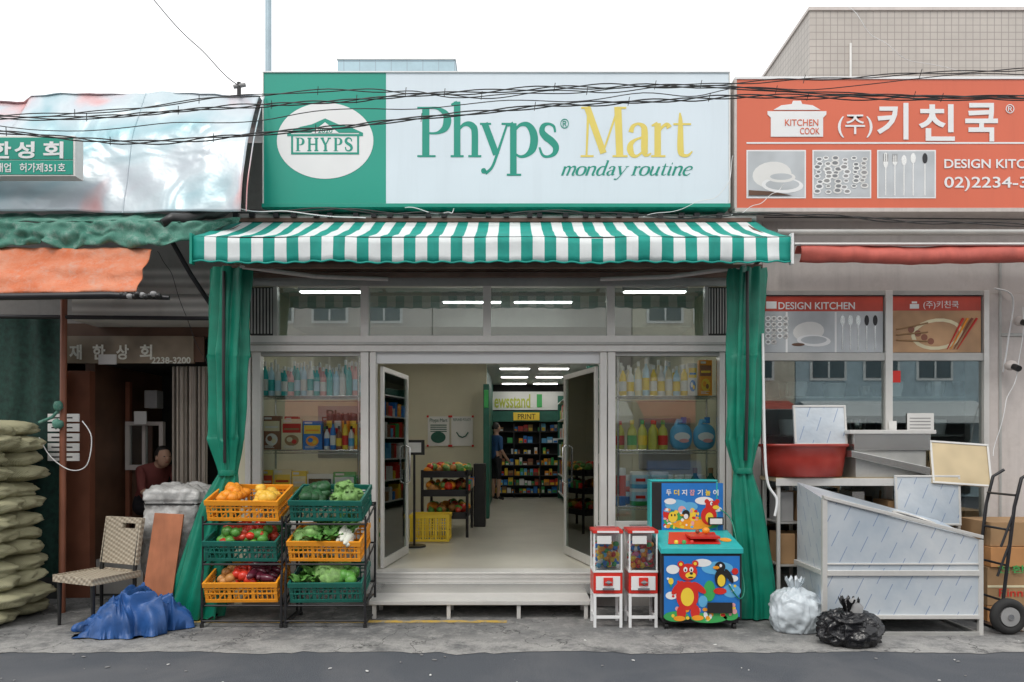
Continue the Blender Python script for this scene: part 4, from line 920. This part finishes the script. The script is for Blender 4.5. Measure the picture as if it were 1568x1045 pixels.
pe(1238,508,24,15,PAPER,2,.1);pe(1246,522,26,9,WHITE,2.4,-.05);pe(1246,521,20,6,LG,2.8);pe(1222,528,10,2.5,BRNW,3)
for i,u in enumerate((1290,1302,1314,1327,1340)): pr(u-1,u+1,498,536,STEEL,2);pe(u,491,3.6,8,STEEL if i<3 else BLKM,3)
pe(1435,512,40,24,CREAM,2,.1);pe(1435,512,34,19,TAN,2.4,.1)
for i in range(4): pe(1395+10*i,505+6*i,5,5,BRNR,3+i*.2)
for i in range(4): b.tube([(X(1450+5*i,y),y-.008,Z(535,y)),(X(1474+7*i,y),y-.008,Z(488,y))],[.004,.012],(RED,CRO,BRNR,RED)[i],6)
for i in range(3): b.tube([(X(1372,y),y-.008,Z(505+8*i,y)),(X(1420,y),y-.008,Z(495+14*i,y))],.008,CARD,6)
b.obj('poster_sheets',wp)
text('DESIGN KITCHEN',1192,1309,463,474,y-.004,WHITE,wp,'poster_title',off=.01);text('(주)키친쿡',1414,1468,461,474,y-.004,WHITE,wp,'poster_title_b')
b=B();pr(1363,1379,568,586,RED,0,Yk-.01);pr(1389,1430,633,664,PAPER,0,Yk-.01);pr(1361,1373,645,664,PAPER,0,Yk-.05)
for i in range(4): pr(1393,1425,640+5*i,641.5+5*i,GREY,1,Yk-.01)
b.obj('paper_notices',wp)
ks=G('kitchen_shop_sign',(4,-.2,4.4));b=B();Y=-.2
b.box(X(1128,Y),6.6,Y,.1,Z(319,Y),Z(122,Y),ORANGE);b.box(X(1125,Y),6.62,Y-.01,.1,Z(122,Y),Z(118,Y),WHITE);b.box(X(1125,Y),6.62,Y-.01,.1,Z(325,Y),Z(319,Y),WALLR);b.box(X(1124,Y),X(1128,Y),Y-.008,.1,Z(319,Y),Z(122,Y),WALLR)
b.obj('sign_box',ks,.002)
b=B();y=Y-.003;pr(1143,1640,218,220.5,WHITE,0)
b.prism([(X(1180,Y),Z(210,Y)),(X(1260,Y),Z(210,Y)),(X(1260,Y),Z(181,Y)),(X(1265,Y),Z(176,Y)),(X(1265,Y),Z(171,Y)),(X(1175,Y),Z(171,Y)),(X(1175,Y),Z(176,Y)),(X(1180,Y),Z(181,Y))],y-.003,y,WHITE)
b.prism([(X(1184,Y),Z(169,Y)),(X(1256,Y),Z(169,Y)),(X(1244,Y),Z(162,Y)),(X(1228,Y),Z(160,Y)),(X(1226,Y),Z(155,Y)),(X(1214,Y),Z(155,Y)),(X(1212,Y),Z(160,Y)),(X(1196,Y),Z(162,Y))],y-.003,y,WHITE)
for u0,u1 in ((1143,1234),(1244,1334),(1343,1433)): pr(u0,u1,230,304,WHITE,0);pr(u0+2,u1-2,232,302,LG,1)
pe(1182,268,30,20,PAPER,2.4,.1);pe(1198,284,32,12,WHITE,3,-.04);pe(1198,283,26,8.5,LG,3.3);pe(1196,272,22,8,PAPER,3.5);pe(1196,271,17,5,LG,3.7)
b.prism([(X(1146,Y),Z(300,Y)),(X(1212,Y),Z(300,Y)),(X(1180,Y),Z(294,Y)),(X(1146,Y),Z(292,Y))],y-.008,y-.006,BRNW)
DISH=M('printed_dish_grey',(.2,.21,.22),.5)
for i in range(46):
    u=1253+14*(i%6)+U(-3,3);v=244+7*(i//6)+U(-2,2);q=U(.7,1.15);pe(u,v,6*q,4.2*q,(WHITE,STEEL,PAPER)[i%3],3+.06*i);pe(u,v-.5,4*q,2.4*q,(DISH,GREY)[i%2],3.03+.06*i)
for i,u in enumerate((1356,1370,1384,1398,1416)):
    pr(u-.9,u+.9,250,300,STEEL,2.5);pe(u,246 if i<3 else 243,4,8 if i else 12,STEEL if i!=4 else BLKM,3.5+i*.1)
    if i<2: 
        for q in (-3,0,3): pr(u+q-.6,u+q+.6,236,248,GREY,4)
b.obj('sign_graphics',ks)
text('KITCHEN',1202,1253,183,193,Y-.008,ORANGE,ks,'logo_lettering',off=.005);text('COOK',1225,1255,196,206,Y-.008,ORANGE,ks,'logo_lettering_b',off=.005)
text('(주)',1283,1336,176,211,Y-.005,WHITE,ks,'company_prefix',off=.005)
for ch,u0,u1,v0,v1 in (('키',1343,1391,158,214),('친',1407,1462,160,216),('쿡',1478,1528,158,217)): text(ch,u0,u1,v0,v1,Y-.005,WHITE,ks,'company_letter',off=.02)
text('®',1540,1553,160,174,Y-.005,WHITE,ks,'registered_mark')
text('DESIGN KITCHEN',1446,1612,244,258,Y-.005,WHITE,ks,'tagline',off=.015);text('02)2234-3834',1446,1622,271,293,Y-.005,WHITE,ks,'phone_number',off=.01)
ra=G('red_awning',(4.5,-.4,3.3));b=B();x0=X(1222,-.6)
def rf(s,t):
    x=x0+s*4.2;a=-1.2+t*4.0;r=.085+.02*NO(x*1.5,t*3)+.012*NO(x*6,t*2)
    return (x,-.6-r*math.cos(a),Z(393,-.6)+.02+r*math.sin(a)+.015*math.sin(x*1.3))
b.grid(120,12,rf,PINK);b.grid(60,3,lambda s,t:(x0+s*4.2,-.66+.4*t,Z(378,-.6)+.10*t),WALLR);b.obj('rolled_canvas',ra,solid=.004)
b=B();b.tube([(X(1212,-.6),-.66,Z(377,-.6)),(x0+4.2,-.66,Z(377,-.6))],.014,ALU);b.tube([(X(1190,-.2),-.2,Z(356,-.2)),(6.6,-.2,Z(356,-.2))],.03,ALU_D)
b.tube([(X(1170,-.1),-.1,Z(333,-.1)),(6.6,-.1,Z(338,-.1))],.006,BLACK);b.obj('awning_rail',ra)
# ---------------------------------------------------------------- background buildings
b=B();y0_,x0_=6,X(1240,6);zt_=Z(17,6)
b.box(x0_,18,y0_,14.5,0,zt_,TILE);b.box(x0_-.03,18,y0_-.03,14.53,zt_,zt_+.06,WALLR);b.box(X(1300,6),X(1303,6),y0_-.03,y0_-.001,6.5,zt_-.6,ALU)
b.obj('tiled_building')
b=B();b.box(X(517,12),X(697,12),12,16,0,Z(92,12),BTILE);b.box(X(516,12),X(698,12),11.97,16.03,Z(92,12),Z(90,12),WHITE);b.obj('blue_panelled_building')
b=B();b.tube([(X(411,1),1,0),(X(411,1),1,9.2)],.035,M('pale_blue_pole',(.35,.45,.5),.4,.3),12);b.lathe((X(411,1),1,3),[(.06,0),(.06,.05)],ALU);b.obj('utility_pole')
ob=G('opposite_shops',(0,-15,0));b=B()
cc=[WALLR,M('cream_render',(.62,.58,.48),.8),M('pale_blue_render',(.45,.56,.62),.8),WALLR]
WIN=M('dark_window_glass',(.07,.11,.13),.1)
x=-24;i=0
while x<24:
    wd=U(4,6.5);h=U(5.2,7.6);b.box(x,x+wd-.03,-21,-14.5,0,h,cc[i%4]);b.box(x-.02,x+wd,-21.1,-14.4,h,h+.12,WALLL)
    for zz in (3.6,5.3):
        if zz+1.3>h: continue
        nn=3
        for k in range(nn):
            a=x+.5+k*(wd-.8)/nn;b.box(a,a+.95,-14.49,-14.44,zz,zz+1.1,WIN);b.box(a-.08,a+1.03,-14.48,-14.46,zz-.08,zz+1.18,WHITE);b.box(a+.45,a+.5,-14.44,-14.42,zz,zz+1.1,WHITE)
    b.box(x+.3,x+wd-.4,-14.49,-14.4,.1,2.2,DARK);b.box(x+.4,x+wd-1.5,-14.39,-14.2,.1,1.1,[CARD,WHITE,BLUE][i%3])
    T=[PINK,WHITE,PINK,PINK,WHITE][i%5];b.add([(x+.1,-15,3.1),(x+wd-.2,-15,3.1),(x+wd-.2,-13.2,2.4),(x+.1,-13.2,2.4),(x+.1,-13.2,2.2),(x+wd-.2,-13.2,2.2)],[(0,1,2,3),(3,2,5,4)],T)
    x+=wd;i+=1
b.obj('facades',ob)
# ---------------------------------------------------------------- left neighbour
lb=G('left_shop_building',(-5,.5,0));b=B();Yl=.35;xe=XL-.15
def lx(u): return X(u,Yl)
def lz(v): return Z(v,Yl)
b.box(-9,xe,Yl+.02,.6,lz(515),3.75,WALLL);b.box(-9,xe,.6,.7,3.75,4.6,WALLL)
q=-.15;b.box(X(110,q),xe+.02,q,Yl+.02,Z(490,q),Z(410,q),SHUT);b.box(X(150,q),xe+.02,q-.06,q-.002,Z(452,q),Z(444,q),ALU_D)
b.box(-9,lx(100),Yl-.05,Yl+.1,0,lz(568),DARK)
b.box(lx(100),lx(137),Yl,Yl+.1,0,lz(568),BRNR)
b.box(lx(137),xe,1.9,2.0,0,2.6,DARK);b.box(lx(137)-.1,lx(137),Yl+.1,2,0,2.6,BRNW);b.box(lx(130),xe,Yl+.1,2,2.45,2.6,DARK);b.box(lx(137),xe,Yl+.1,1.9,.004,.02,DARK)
b.box(-9,-8.9,Yl,9,0,4,WALLL);b.box(-9,xe,8.9,9,0,4,WALLL);b.box(-9,xe,.7,9,4.0,4.1,WALLL)
b.box(lx(105),xe,Yl-.06,Yl+.015,lz(517),lz(497),BRNW)
b.obj('walls',lb)
b=B()
b.box(lx(140),lx(147),1.0,1.06,.02,2.3,BRNR)
y=1.0
for q in ((142,205,646,652),(142,205,712,720),(142,149,652,712),(198,205,652,712),(170,175,652,712)): b.box(lx(q[0]),lx(q[1]),y-.03,y+.03,Z(q[3],y),Z(q[2],y),WALLR)
b.box(lx(149),lx(198),y,y+.006,Z(712,y),Z(652,y),GLASS_K);b.box(lx(137),lx(205),1.07,1.12,.02,Z(720,1),BRNW)
b.box(lx(187),lx(207),.8,.95,Z(625,.8),Z(598,.8),GREY);b.box(lx(170),lx(190),.8,.82,Z(650,.8),Z(630,.8),PAPER)
b.obj('inner_window',lb,.004)
b=B();
def gt(s,t):
    x=lx(265)+s*(lx(318)-lx(265));return (x,Yl-.02+.02*math.sin(s*70),lz(880)+t*(lz(562)-lz(880)))
b.grid(120,1,gt,GATE);b.obj('folding_gate',lb)
ls=G('left_shop_signboard',(lx(210),Yl,lz(537)));b=B();b.box(lx(103),lx(303),Yl-.1,Yl-.065,lz(558),lz(517),M('old_brown_signboard',(.26,.21,.15),.5,0,.35,3));b.box(lx(303),lx(318),Yl-.09,Yl-.065,lz(556),lz(518),BRNW);b.box(lx(160),lx(187),Yl-.11,Yl-.101,lz(560),lz(545),PAPER)
b.obj('board',ls)
OL=M('aged_white_letter',(.78,.78,.7),.6)
for ch,u in (('재',106),('한',142),('상',178),('회',214)): text(ch,u,u+19,528,551,Yl-.106,OL,ls,'letter',off=.03)
text('2238-3200',232,292,547,557,Yl-.106,OL,ls,'phone_number',off=.03)
b=B();b.grid(60,20,lambda s,t:(X(-60,-.1)+s*(X(98,-.1)-X(-60,-.1)),-.1+.015*math.sin(s*23)+.03*NO(s*7,t*3),.3+t*(Z(488,-.1)-.3)),NET);b.obj('green_mesh_curtain')
b=B();
for k in range(5): b.box(X(74,-.15),X(122,-.15),-.16,-.15,Z(706-15*k,-.15),Z(694-15*k,-.15),PAPER)
for k in range(5): b.box(X(80,-.15),X(112,-.15),-.163,-.1605,Z(701-15*k,-.15),Z(699-15*k,-.15),BLACK)
b.obj('price_notices')
b=B();b.tube([(X(95,-.3),-.3,0),(X(98,-.3),-.3,3.0)],.03,BRNR);b.tube([(X(60,-.35),-.35,1.8),(X(80,-.35),-.35,1.85),(X(95,-.35),-.35,1.95)],.015,GRT);b.sph((X(92,-.33),-.36,Z(650,-.3)),(.05,.045,.045),GRT,10,8,rough(.5,3));b.sph((X(92,-.33),-.36,Z(622,-.3)),(.04,.035,.045),GRT,10,8,rough(.5,3))
b.tube(catmull([(X(62,-.35),-.37,Z(670,-.35)),(X(80,-.35),-.37,Z(700,-.35)),(X(110,-.35),-.37,Z(720,-.35)),(X(135,-.35),-.37,Z(712,-.35)),(X(142,-.35),-.37,Z(670,-.35)),(X(128,-.35),-.37,Z(645,-.35))]),.005,WHITE,6)
b.obj('awning_support_post')
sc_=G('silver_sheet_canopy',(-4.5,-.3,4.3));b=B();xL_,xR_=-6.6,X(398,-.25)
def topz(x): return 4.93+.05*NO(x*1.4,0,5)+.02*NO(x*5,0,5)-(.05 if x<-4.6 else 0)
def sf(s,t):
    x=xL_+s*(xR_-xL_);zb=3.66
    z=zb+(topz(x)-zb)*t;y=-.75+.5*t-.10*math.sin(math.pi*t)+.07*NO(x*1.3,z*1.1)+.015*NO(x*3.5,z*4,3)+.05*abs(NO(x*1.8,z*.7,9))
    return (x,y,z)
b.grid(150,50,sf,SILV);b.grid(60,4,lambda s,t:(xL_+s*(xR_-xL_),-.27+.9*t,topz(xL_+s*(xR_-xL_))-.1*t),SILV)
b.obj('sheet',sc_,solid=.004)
b=B()
for u in (205,392): b.tube([(sf((X(u,-.5)-xL_)/(xR_-xL_),t/20)[0],sf((X(u,-.5)-xL_)/(xR_-xL_),t/20)[1]-.004,sf((X(u,-.5)-xL_)/(xR_-xL_),t/20)[2]) for t in range(21)],.006,SILV,5)
b.tube([(X(366,-.3),-.3,4.9),(X(366,-.3),-.3,5.02)],.02,BLACK);b.tube([(X(358,-.3),-.3,4.98),(X(376,-.3),-.3,5.0)],.02,GREY);b.obj('seams',sc_)
def fr(s,t):
    u=-80+s*(345+80);q=-.8;x=X(u,q);base=3.55 if u<275 else 3.55+(u-275)/70*.14
    dz=.2*t*(1 if u<270 else max(.25,1-(u-270)/80))
    wr=1-abs(NO(x*5,t*1.5,4))*2
    y=q-.06*t+.05*wr*t+.05*NO(x*9,t*3,1)+ (max(0,u-270)/75*.35)
    return (x,y,base-dz*(1+.25*NO(x*3,0,8))+.03*NO(x*2.5,t*2)-.03*abs(math.sin(s*26+NO(s*9,0)))*t)
b=B();b.grid(260,14,fr,GRT);b.grid(120,6,lambda s,t:(X(-80,-.8)+s*(X(275,-.8)-X(-80,-.8)),-.8+.2*t,3.55+.13*t+.03*NO(s*16,t*3)),GRT)
b.tube([(X(250+12*k,-.8),-.82+.05*k,3.53+.035*k+.02*math.sin(k*2)) for k in range(9)],[.03,.05,.06,.055,.06,.05,.045,.035,.02],BLACK,10)
b.obj('green_canvas_awning',solid=.005)
def oc(s,t):
    x=X(-80,-1.0)+s*(X(214,-1.0)-X(-80,-1.0));y=-.8-.25*t+.04*NO(x*2,t*3)+.02*NO(x*7,t*5)
    return (x,y,3.33-.02*s-(.46-.03*s)*t+.02*NO(x*2.2,t*2,4))
b=B();b.grid(120,24,oc,ORC);b.obj('orange_canvas_awning',solid=.005)
b=B();z=2.83
b.tube([(X(-80,-1.05),-1.06,z),(X(170,-1.05),-1.06,z+.02),(X(255,-1.05),-1.0,z+.01)],[.03,.03,.018],BLKM,10)
for k in range(14): b.sph((X(165+6*k,-1.03),-1.05+.01*(k%2),z+.02+.012*math.sin(k*1.7)),(.03,.03,.025),BLACK if k%3 else GREY,8,6)
b.tube([(X(262,-.6),-.7,3.5),(X(300,-.4),-.5,3.15),(X(330,-.3),-.3,2.85)],.022,BLKM)
b.tube([(X(0,-.3),-.3,Z(485,-.3)),(X(330,-.3),-.3,Z(488,-.3))],.02,BLKM)
b.obj('awning_roller_bar')
gs=G('small_green_sign',(-4.1,-1,4.0));b=B();q=-.95;b.box(X(-90,q),X(115,q),q,q+.12,Z(270,q),Z(208,q),ALU);b.box(X(-88,q),X(112,q),q-.005,q-.0005,Z(245,q),Z(211,q),TXTG);b.box(X(-88,q),X(112,q),q-.005,q-.0005,Z(268,q),Z(246,q),SIGNG);b.obj('panel',gs,.003)
for ch,u in (('한',-14),('성',22),('회',66)): text(ch,u,u+31,217,243,q-.008,WHITE,gs,'letter',off=.03)
text('매업   허가제351호',-6,100,250,264,q-.008,WHITE,gs,'small_lettering',off=.01)
# ---------------------------------------------------------------- rice sacks
g=G('rice_sack_pile',(-5,-.6,0));
b=B();zz=.09;k=0
while zz<1.80:
    xo=X(62,-.75)-.58+U(-.05,.04)-.07*max(0,(zz-1.0)) + (.05 if zz<.3 else 0)
    for row in range(2):
        for yy_ in (-.78,-.42):
            sd=U(0,99)
            def fn(n,sd=sd):
                e=(abs(n.x)**3.2+abs(n.y)**3.2+abs(n.z)**2.4)**(-.30);return e*(1+.14*noise.noise(n*2.2+Vector((sd,0,0)))+.05*noise.noise(n*7+Vector((sd,0,0)))-.05*abs(n.x)**6)
            b.sph((xo-row*.76+U(-.03,.03),yy_+U(-.02,.02),zz),(.37,.20,.083),SACK,36,20,fn,rot=Matrix.Rotation(U(-.07,.07),3,'Y')@Matrix.Rotation(U(-.15,.15),3,'Z')@Matrix.Rotation(U(-.1,.1),3,'X'))
    zz+=.137
b.obj('sacks',g)
# ---------------------------------------------------------------- chair
g=G('woven_chair',(X(138,-.7),-.7,0));b=B();q=-.85
cx0,cx1=X(90,q),X(174,q);sz=.44
b.T=Matrix.Translation(((cx0+cx1)/2,-.68,0))@Matrix.Rotation(-.42,4,'Z')
for sx in (-.22,.22):
    b.tube([(sx,-.2,0),(sx*.98,-.2,sz-.02)],[.014,.02],BLACK,10);b.tube([(sx,.2,0),(sx,.2,sz),(sx*.98,.27,.9)],[.014,.018,.016],BLACK,10)
b.tube([(-.21,.2,sz-.06),(.21,.2,sz-.06)],.01,BLACK)
def seat(s,t): return ((s-.5)*.5,(t-.5)*.46,sz+.012*math.sin(s*3.14)*-1+.004*math.sin(s*63)*math.sin(t*57))
b.grid(40,36,seat,WEAVE);b.box(-.25,.25,-.24,-.22,sz-.05,sz+.01,WEAVE);b.box(-.25,.25,.22,.24,sz-.05,sz+.01,WEAVE);b.box(-.26,-.245,-.235,.235,sz-.05,sz+.012,WEAVE);b.box(.245,.26,-.235,.235,sz-.05,sz+.012,WEAVE);b.box(-.24,.24,-.21,.21,sz-.03,sz-.025,BRNW)
def bk(x0,x1,z0,z1):
    ya=lambda z:.205+(z-sz)*.15
    V=[(x0,ya(z0)-.02,z0),(x1,ya(z0)-.02,z0),(x1,ya(z1)-.02,z1),(x0,ya(z1)-.02,z1),(x0,ya(z0)+.02,z0),(x1,ya(z0)+.02,z0),(x1,ya(z1)+.02,z1),(x0,ya(z1)+.02,z1)]
    b.add(V,[(0,1,2,3),(5,4,7,6),(4,0,3,7),(1,5,6,2),(3,2,6,7),(4,5,1,0)],WEAVE)
bk(-.24,.24,.50,.82);bk(-.24,.0,.82,.87);bk(.17,.24,.82,.87);bk(-.24,.24,.87,.92)
b.obj('woven_seat_and_legs',g,.004)
# ---------------------------------------------------------------- plywood board, covered goods, tarp
b=B();q=-.55;b.T=Matrix.Translation((X(222,q),-.62,.16))@Matrix.Rotation(.05,4,'Y')@Matrix.Rotation(-.2,4,'X')
b.box(0,.27,0,.02,0,.82,PLY);b.obj('plywood_board',None,.003)
b=B();c0=X(272,-.2)
def cov(s,t):
    a=s*6.28318;sx,sy=.27,.24
    e=(abs(math.cos(a))**4+abs(math.sin(a))**4)**-.25
    k=1+.14*NO(math.cos(a)*2.2,math.sin(a)*2.2,t*5)+.16*(abs(NO(math.cos(a)*5,math.sin(a)*5,t*6))-.1)+.06*abs(NO(math.cos(a)*12,math.sin(a)*12,t*12))+.07*(1-t)
    z=.35+.95*min(t,1)
    if t>.86: k*=1-(t-.86)/.14*.97;z=.35+.95*.86+.05*math.sin((t-.86)*11)+.05*NO(math.cos(a)*4*k,math.sin(a)*4*k,1)
    if abs(t-.8)<.04: k*=1.04
    return (c0+sx*e*math.cos(a)*k,-.12+sy*e*math.sin(a)*k,z)
b.grid(110,80,cov,PLCOV);b.box(c0-.26,c0+.26,-.34,.1,.02,.4,BRNW)
b.tube([cov(i/40,.72) for i in range(41)],.01,BLACK,6)
b.obj('plastic_covered_goods')
b=B();tc_=(X(196,-1),-.95)
def rg(x,y,z=0): return 1-abs(NO(x,y,z))*2.4
def tp(s,t):
    x=(s-.5)*2;y=(t-.5)*2;r=math.hypot(x,y);ang=math.atan2(y,x)
    ed=.80+.42*NO(math.cos(ang)*1.6,math.sin(ang)*1.6,2)+.14*NO(math.cos(ang)*5,math.sin(ang)*5,2)
    wx=x+.5*NO(x*1.4,y*1.4,31);wy=y+.5*NO(x*1.4,y*1.4,41)
    px=x*.52;py=y*.34
    h=max(0,1-(r/ed)**4)
    bh=.34 if x>-.1 else .34*max(.28,1+(x+.1)*1.5)
    z=.012+h**.4*bh*(.30+.42*rg(wx*1.3,wy*1.6,1)+.28*rg(wx*3.1,wy*3.6,5))+h*.05*rg(wx*7,wy*8,8)
    sc2=min(1,ed/max(r,.001))
    if r>ed: px*=sc2;py*=sc2;z=.012
    return (tc_[0]+px+.09*NO(x*3,y*3,9),tc_[1]+py+.09*NO(x*3,y*3,19),max(z,.012))
b.grid(150,150,tp,BLUET);b.obj('blue_tarpaulin')
# ---------------------------------------------------------------- cables
cb=G('overhead_cables',(0,-1.4,4.3));b=B()
def cable(pts,y,r,mat,strands=1,amp=.012,loops=False):
    P=[(X(u,y),y,Z(v,y)) for u,v in pts];Q=catmull(P,14)
    for s in range(strands):
        ph=s*2.1
        b.tube([(p[0],p[1]+amp*math.cos(i*.5+ph),p[2]+amp*math.sin(i*.5+ph)+.018*noise.noise(Vector((p[0]*2,ph,0)))) for i,p in enumerate(Q)],r,mat,6)
    if loops:
        for i in range(4,len(Q)-2,11):
            p=Q[i];b.tube([(p[0]-.01,p[1],p[2]-.03),(p[0],p[1]-.02,p[2]+.03)],.003,BLACK,5)
cable([(-120,178),(120,181),(300,168),(480,158),(640,146),(850,135),(1050,132),(1300,145),(1568,152),(1700,160)],-1.4,.0045,BLACK,3,.012,True)
cable([(-120,200),(0,202),(200,218),(400,206),(600,186),(820,164),(1000,155),(1160,148),(1400,151),(1700,146)],-1.5,.005,BLACK,3,.013,True)
cable([(-120,170),(100,176),(340,150),(560,138),(700,148),(900,140),(1120,128),(1320,118),(1568,106),(1700,100)],-1.35,.004,BLACK,2,.012,True)
cable([(-120,192),(200,196),(500,172),(760,158),(1000,146),(1200,136),(1568,112),(1700,104)],-1.45,.0035,BLKM,1,.02)
cable([(215,-20),(300,70),(366,134)],-.4,.005,BLKM)
cable([(1300,10),(1345,60),(1420,100),(1568,120)],-.9,.002,WHITE)
cable([(340,325),(520,322),(700,330),(870,325),(1040,333),(1200,328),(1400,340),(1600,345)],-.35,.006,BLACK,2,.015)
cable([(250,345),(330,320),(430,325),(560,335)],-.5,.005,WHITE)
cable([(985,332),(1060,315),(1110,290),(1122,240)],-.35,.003,WHITE);cable([(1120,330),(1145,320),(1180,300),(1200,285)],-.35,.003,WHITE)
cable([(620,318),(680,328),(695,322)],-.35,.004,WHITE)
cable([(240,385),(262,420),(290,500),(318,560)],-.2,.003,BLACK);cable([(1568,470),(1560,560),(1540,620),(1520,700)],-.1,.004,WHITE)
b.obj('cable_bundle',cb)
# ---------------------------------------------------------------- people
def person(name,loc,rz,J,bones):
    me=bpy.data.meshes.new('sk');names=list(J);me.from_pydata([J[n][:3] for n in names],[(names.index(a),names.index(c)) for a,c,_ in bones],[])
    o=bpy.data.objects.new('sk',me);scn.collection.objects.link(o);m=o.modifiers.new('s','SKIN');o.modifiers.new('ss','SUBSURF').levels=2
    sv=me.skin_vertices[0].data
    for i,n in enumerate(names): sv[i].radius=(J[n][3],J[n][3]*.85);sv[i].use_root=(n=='pelvis')
    dg=bpy.context.evaluated_depsgraph_get();e=o.evaluated_get(dg);nm=bpy.data.meshes.new_from_object(e)
    mats=[];
    for a,c,mt in bones:
        if mt not in mats: mats.append(mt)
    nm.materials.clear()
    for mt in mats: nm.materials.append(mt)
    seg=[(Vector(J[a][:3]),Vector(J[c][:3]),mats.index(mt)) for a,c,mt in bones]
    for p in nm.polygons:
        best=9;c=p.center
        for A,C,k in seg:
            d=C-A;t=max(0,min(1,(c-A).dot(d)/max(d.length_squared,1e-9)));q=(c-A-d*t).length
            if q<best: best=q;p.material_index=k
        p.use_smooth=True
    bpy.data.objects.remove(o);g=G(name,loc);bo=bpy.data.objects.new('body',nm);scn.collection.objects.link(bo);bo.parent=g
    hd=Vector(J['head'][:3]);b=B()
    b.sph(hd,(.075,.095,.115),SKIN,20,14,lambda n:1-.10*max(0,-n.z)*(1 if n.y>-.2 else .4))
    b.sph(hd+Vector((0,.015,.028)),(.082,.098,.105),HAIR,20,14,lambda n:1 if (n.y>-.35 or n.z>.45) and n.z>-.5 else .8)
    b.sph(hd+Vector((0,-.1,-.01)),(.012,.018,.022),SKIN,8,6)
    for s in (-1,1): b.sph(hd+Vector((s*.076,.0,-.005)),(.012,.02,.03),SKIN,8,6);b.sph(hd+Vector((s*.03,-.084,.012)),(.011,.008,.006),BLACK,8,6)
    b.sph(hd+Vector((0,-.086,-.05)),(.024,.01,.006),M('lips',(.4,.15,.12)),8,6)
    for s in ('l','r'):
        w_=Vector(J['hand_'+s][:3]);d=(w_-Vector(J['wrist_'+s][:3])).normalized();sd=d.cross(Vector((0,0,1)) if abs(d.z)<.8 else Vector((0,1,0))).normalized();nn=d.cross(sd)
        for k in range(4):
            l=(.065,.078,.073,.058)[k];p=w_+sd*(-.03+.02*k);b.tube([p-d*.01,p+d*l*.5+nn*.005,p+d*l*.85+nn*.025],[.0095,.0085,.007],SKIN,7)
        b.tube([w_-d*.05-sd*.03,w_-d*.01-sd*.055,w_+d*.02-sd*.06],[.011,.0095,.008],SKIN,7)
    x=b.obj('head_and_hands');x.parent=g;g.rotation_euler=(0,0,rz);return g
NAVY=M('blue_shirt',(.03,.10,.25),.8);SHO=M('black_trousers',(.015,.015,.02),.8);MAR=M('dark_red_shirt',(.20,.05,.045),.8)
J={'pelvis':(0,0,.93,.13),'waist':(0,.0,1.08,.125),'chest':(0,0,1.3,.15),'neck0':(0,0,1.44,.065),'head':(0,-.01,1.59,.05)}
bo=[('pelvis','waist',NAVY),('waist','chest',NAVY),('chest','neck0',NAVY),('neck0','head',SKIN)]
for s,k in (('l',-1),('r',1)):
    J['sh_'+s]=(k*.17,0,1.38,.065);J['el_'+s]=(k*.22,.02,1.12,.042);J['wrist_'+s]=(k*.21,-.14,.93,.028);J['hand_'+s]=(k*.2,-.2,.88,.032)
    J['hip_'+s]=(k*.09,0,.86,.095);J['kn_'+s]=(k*.10,-.01,.48,.06);J['an_'+s]=(k*.10,.02,.09,.04);J['toe_'+s]=(k*.11,-.14,.04,.035)
    bo+=[('chest','sh_'+s,NAVY),('sh_'+s,'el_'+s,NAVY),('el_'+s,'wrist_'+s,SKIN),('wrist_'+s,'hand_'+s,SKIN),('pelvis','hip_'+s,SHO),('hip_'+s,'kn_'+s,SHO),('kn_'+s,'an_'+s,SKIN),('an_'+s,'toe_'+s,BLACK)]
person('person_standing',(X(760,9),8.7,FL),2.2,J,bo)
J={'pelvis':(0,0,.52,.14),'waist':(0,-.03,.68,.13),'chest':(0,-.14,.88,.15),'neck0':(0,-.25,.99,.06),'head':(0,-.34,1.07,.05)}
bo=[('pelvis','waist',MAR),('waist','chest',MAR),('chest','neck0',MAR),('neck0','head',SKIN)]
for s,k in (('l',-1),('r',1)):
    J['sh_'+s]=(k*.17,-.17,.94,.062);J['el_'+s]=(k*.2,-.28,.70,.042);J['wrist_'+s]=(k*.1,-.44,.66,.028);J['hand_'+s]=(k*.06,-.51,.65,.032)
    J['hip_'+s]=(k*.1,-.04,.5,.1);J['kn_'+s]=(k*.12,-.45,.5,.065);J['an_'+s]=(k*.12,-.42,.1,.042);J['toe_'+s]=(k*.12,-.57,.045,.035)
    bo+=[('chest','sh_'+s,MAR),('sh_'+s,'el_'+s,MAR),('el_'+s,'wrist_'+s,SKIN),('wrist_'+s,'hand_'+s,SKIN),('pelvis','hip_'+s,SHO),('hip_'+s,'kn_'+s,SHO),('kn_'+s,'an_'+s,SHO),('an_'+s,'toe_'+s,BLACK)]
px_,py_=X(228,1.0),1.0
person('person_seated',(px_,py_,.38),.9,J,bo)
b=B();b.box(px_-.2,px_+.2,py_-.15,py_+.25,.72,.76,BRNW)
for a in (-.17,.17):
    for c in (-.12,.22): b.box(px_+a-.02,px_+a+.02,py_+c-.02,py_+c+.02,.382,.72,BRNW)
b.box(px_-.35,px_+.75,.47,1.75,.021,.382,WALLL);b.obj('stool')
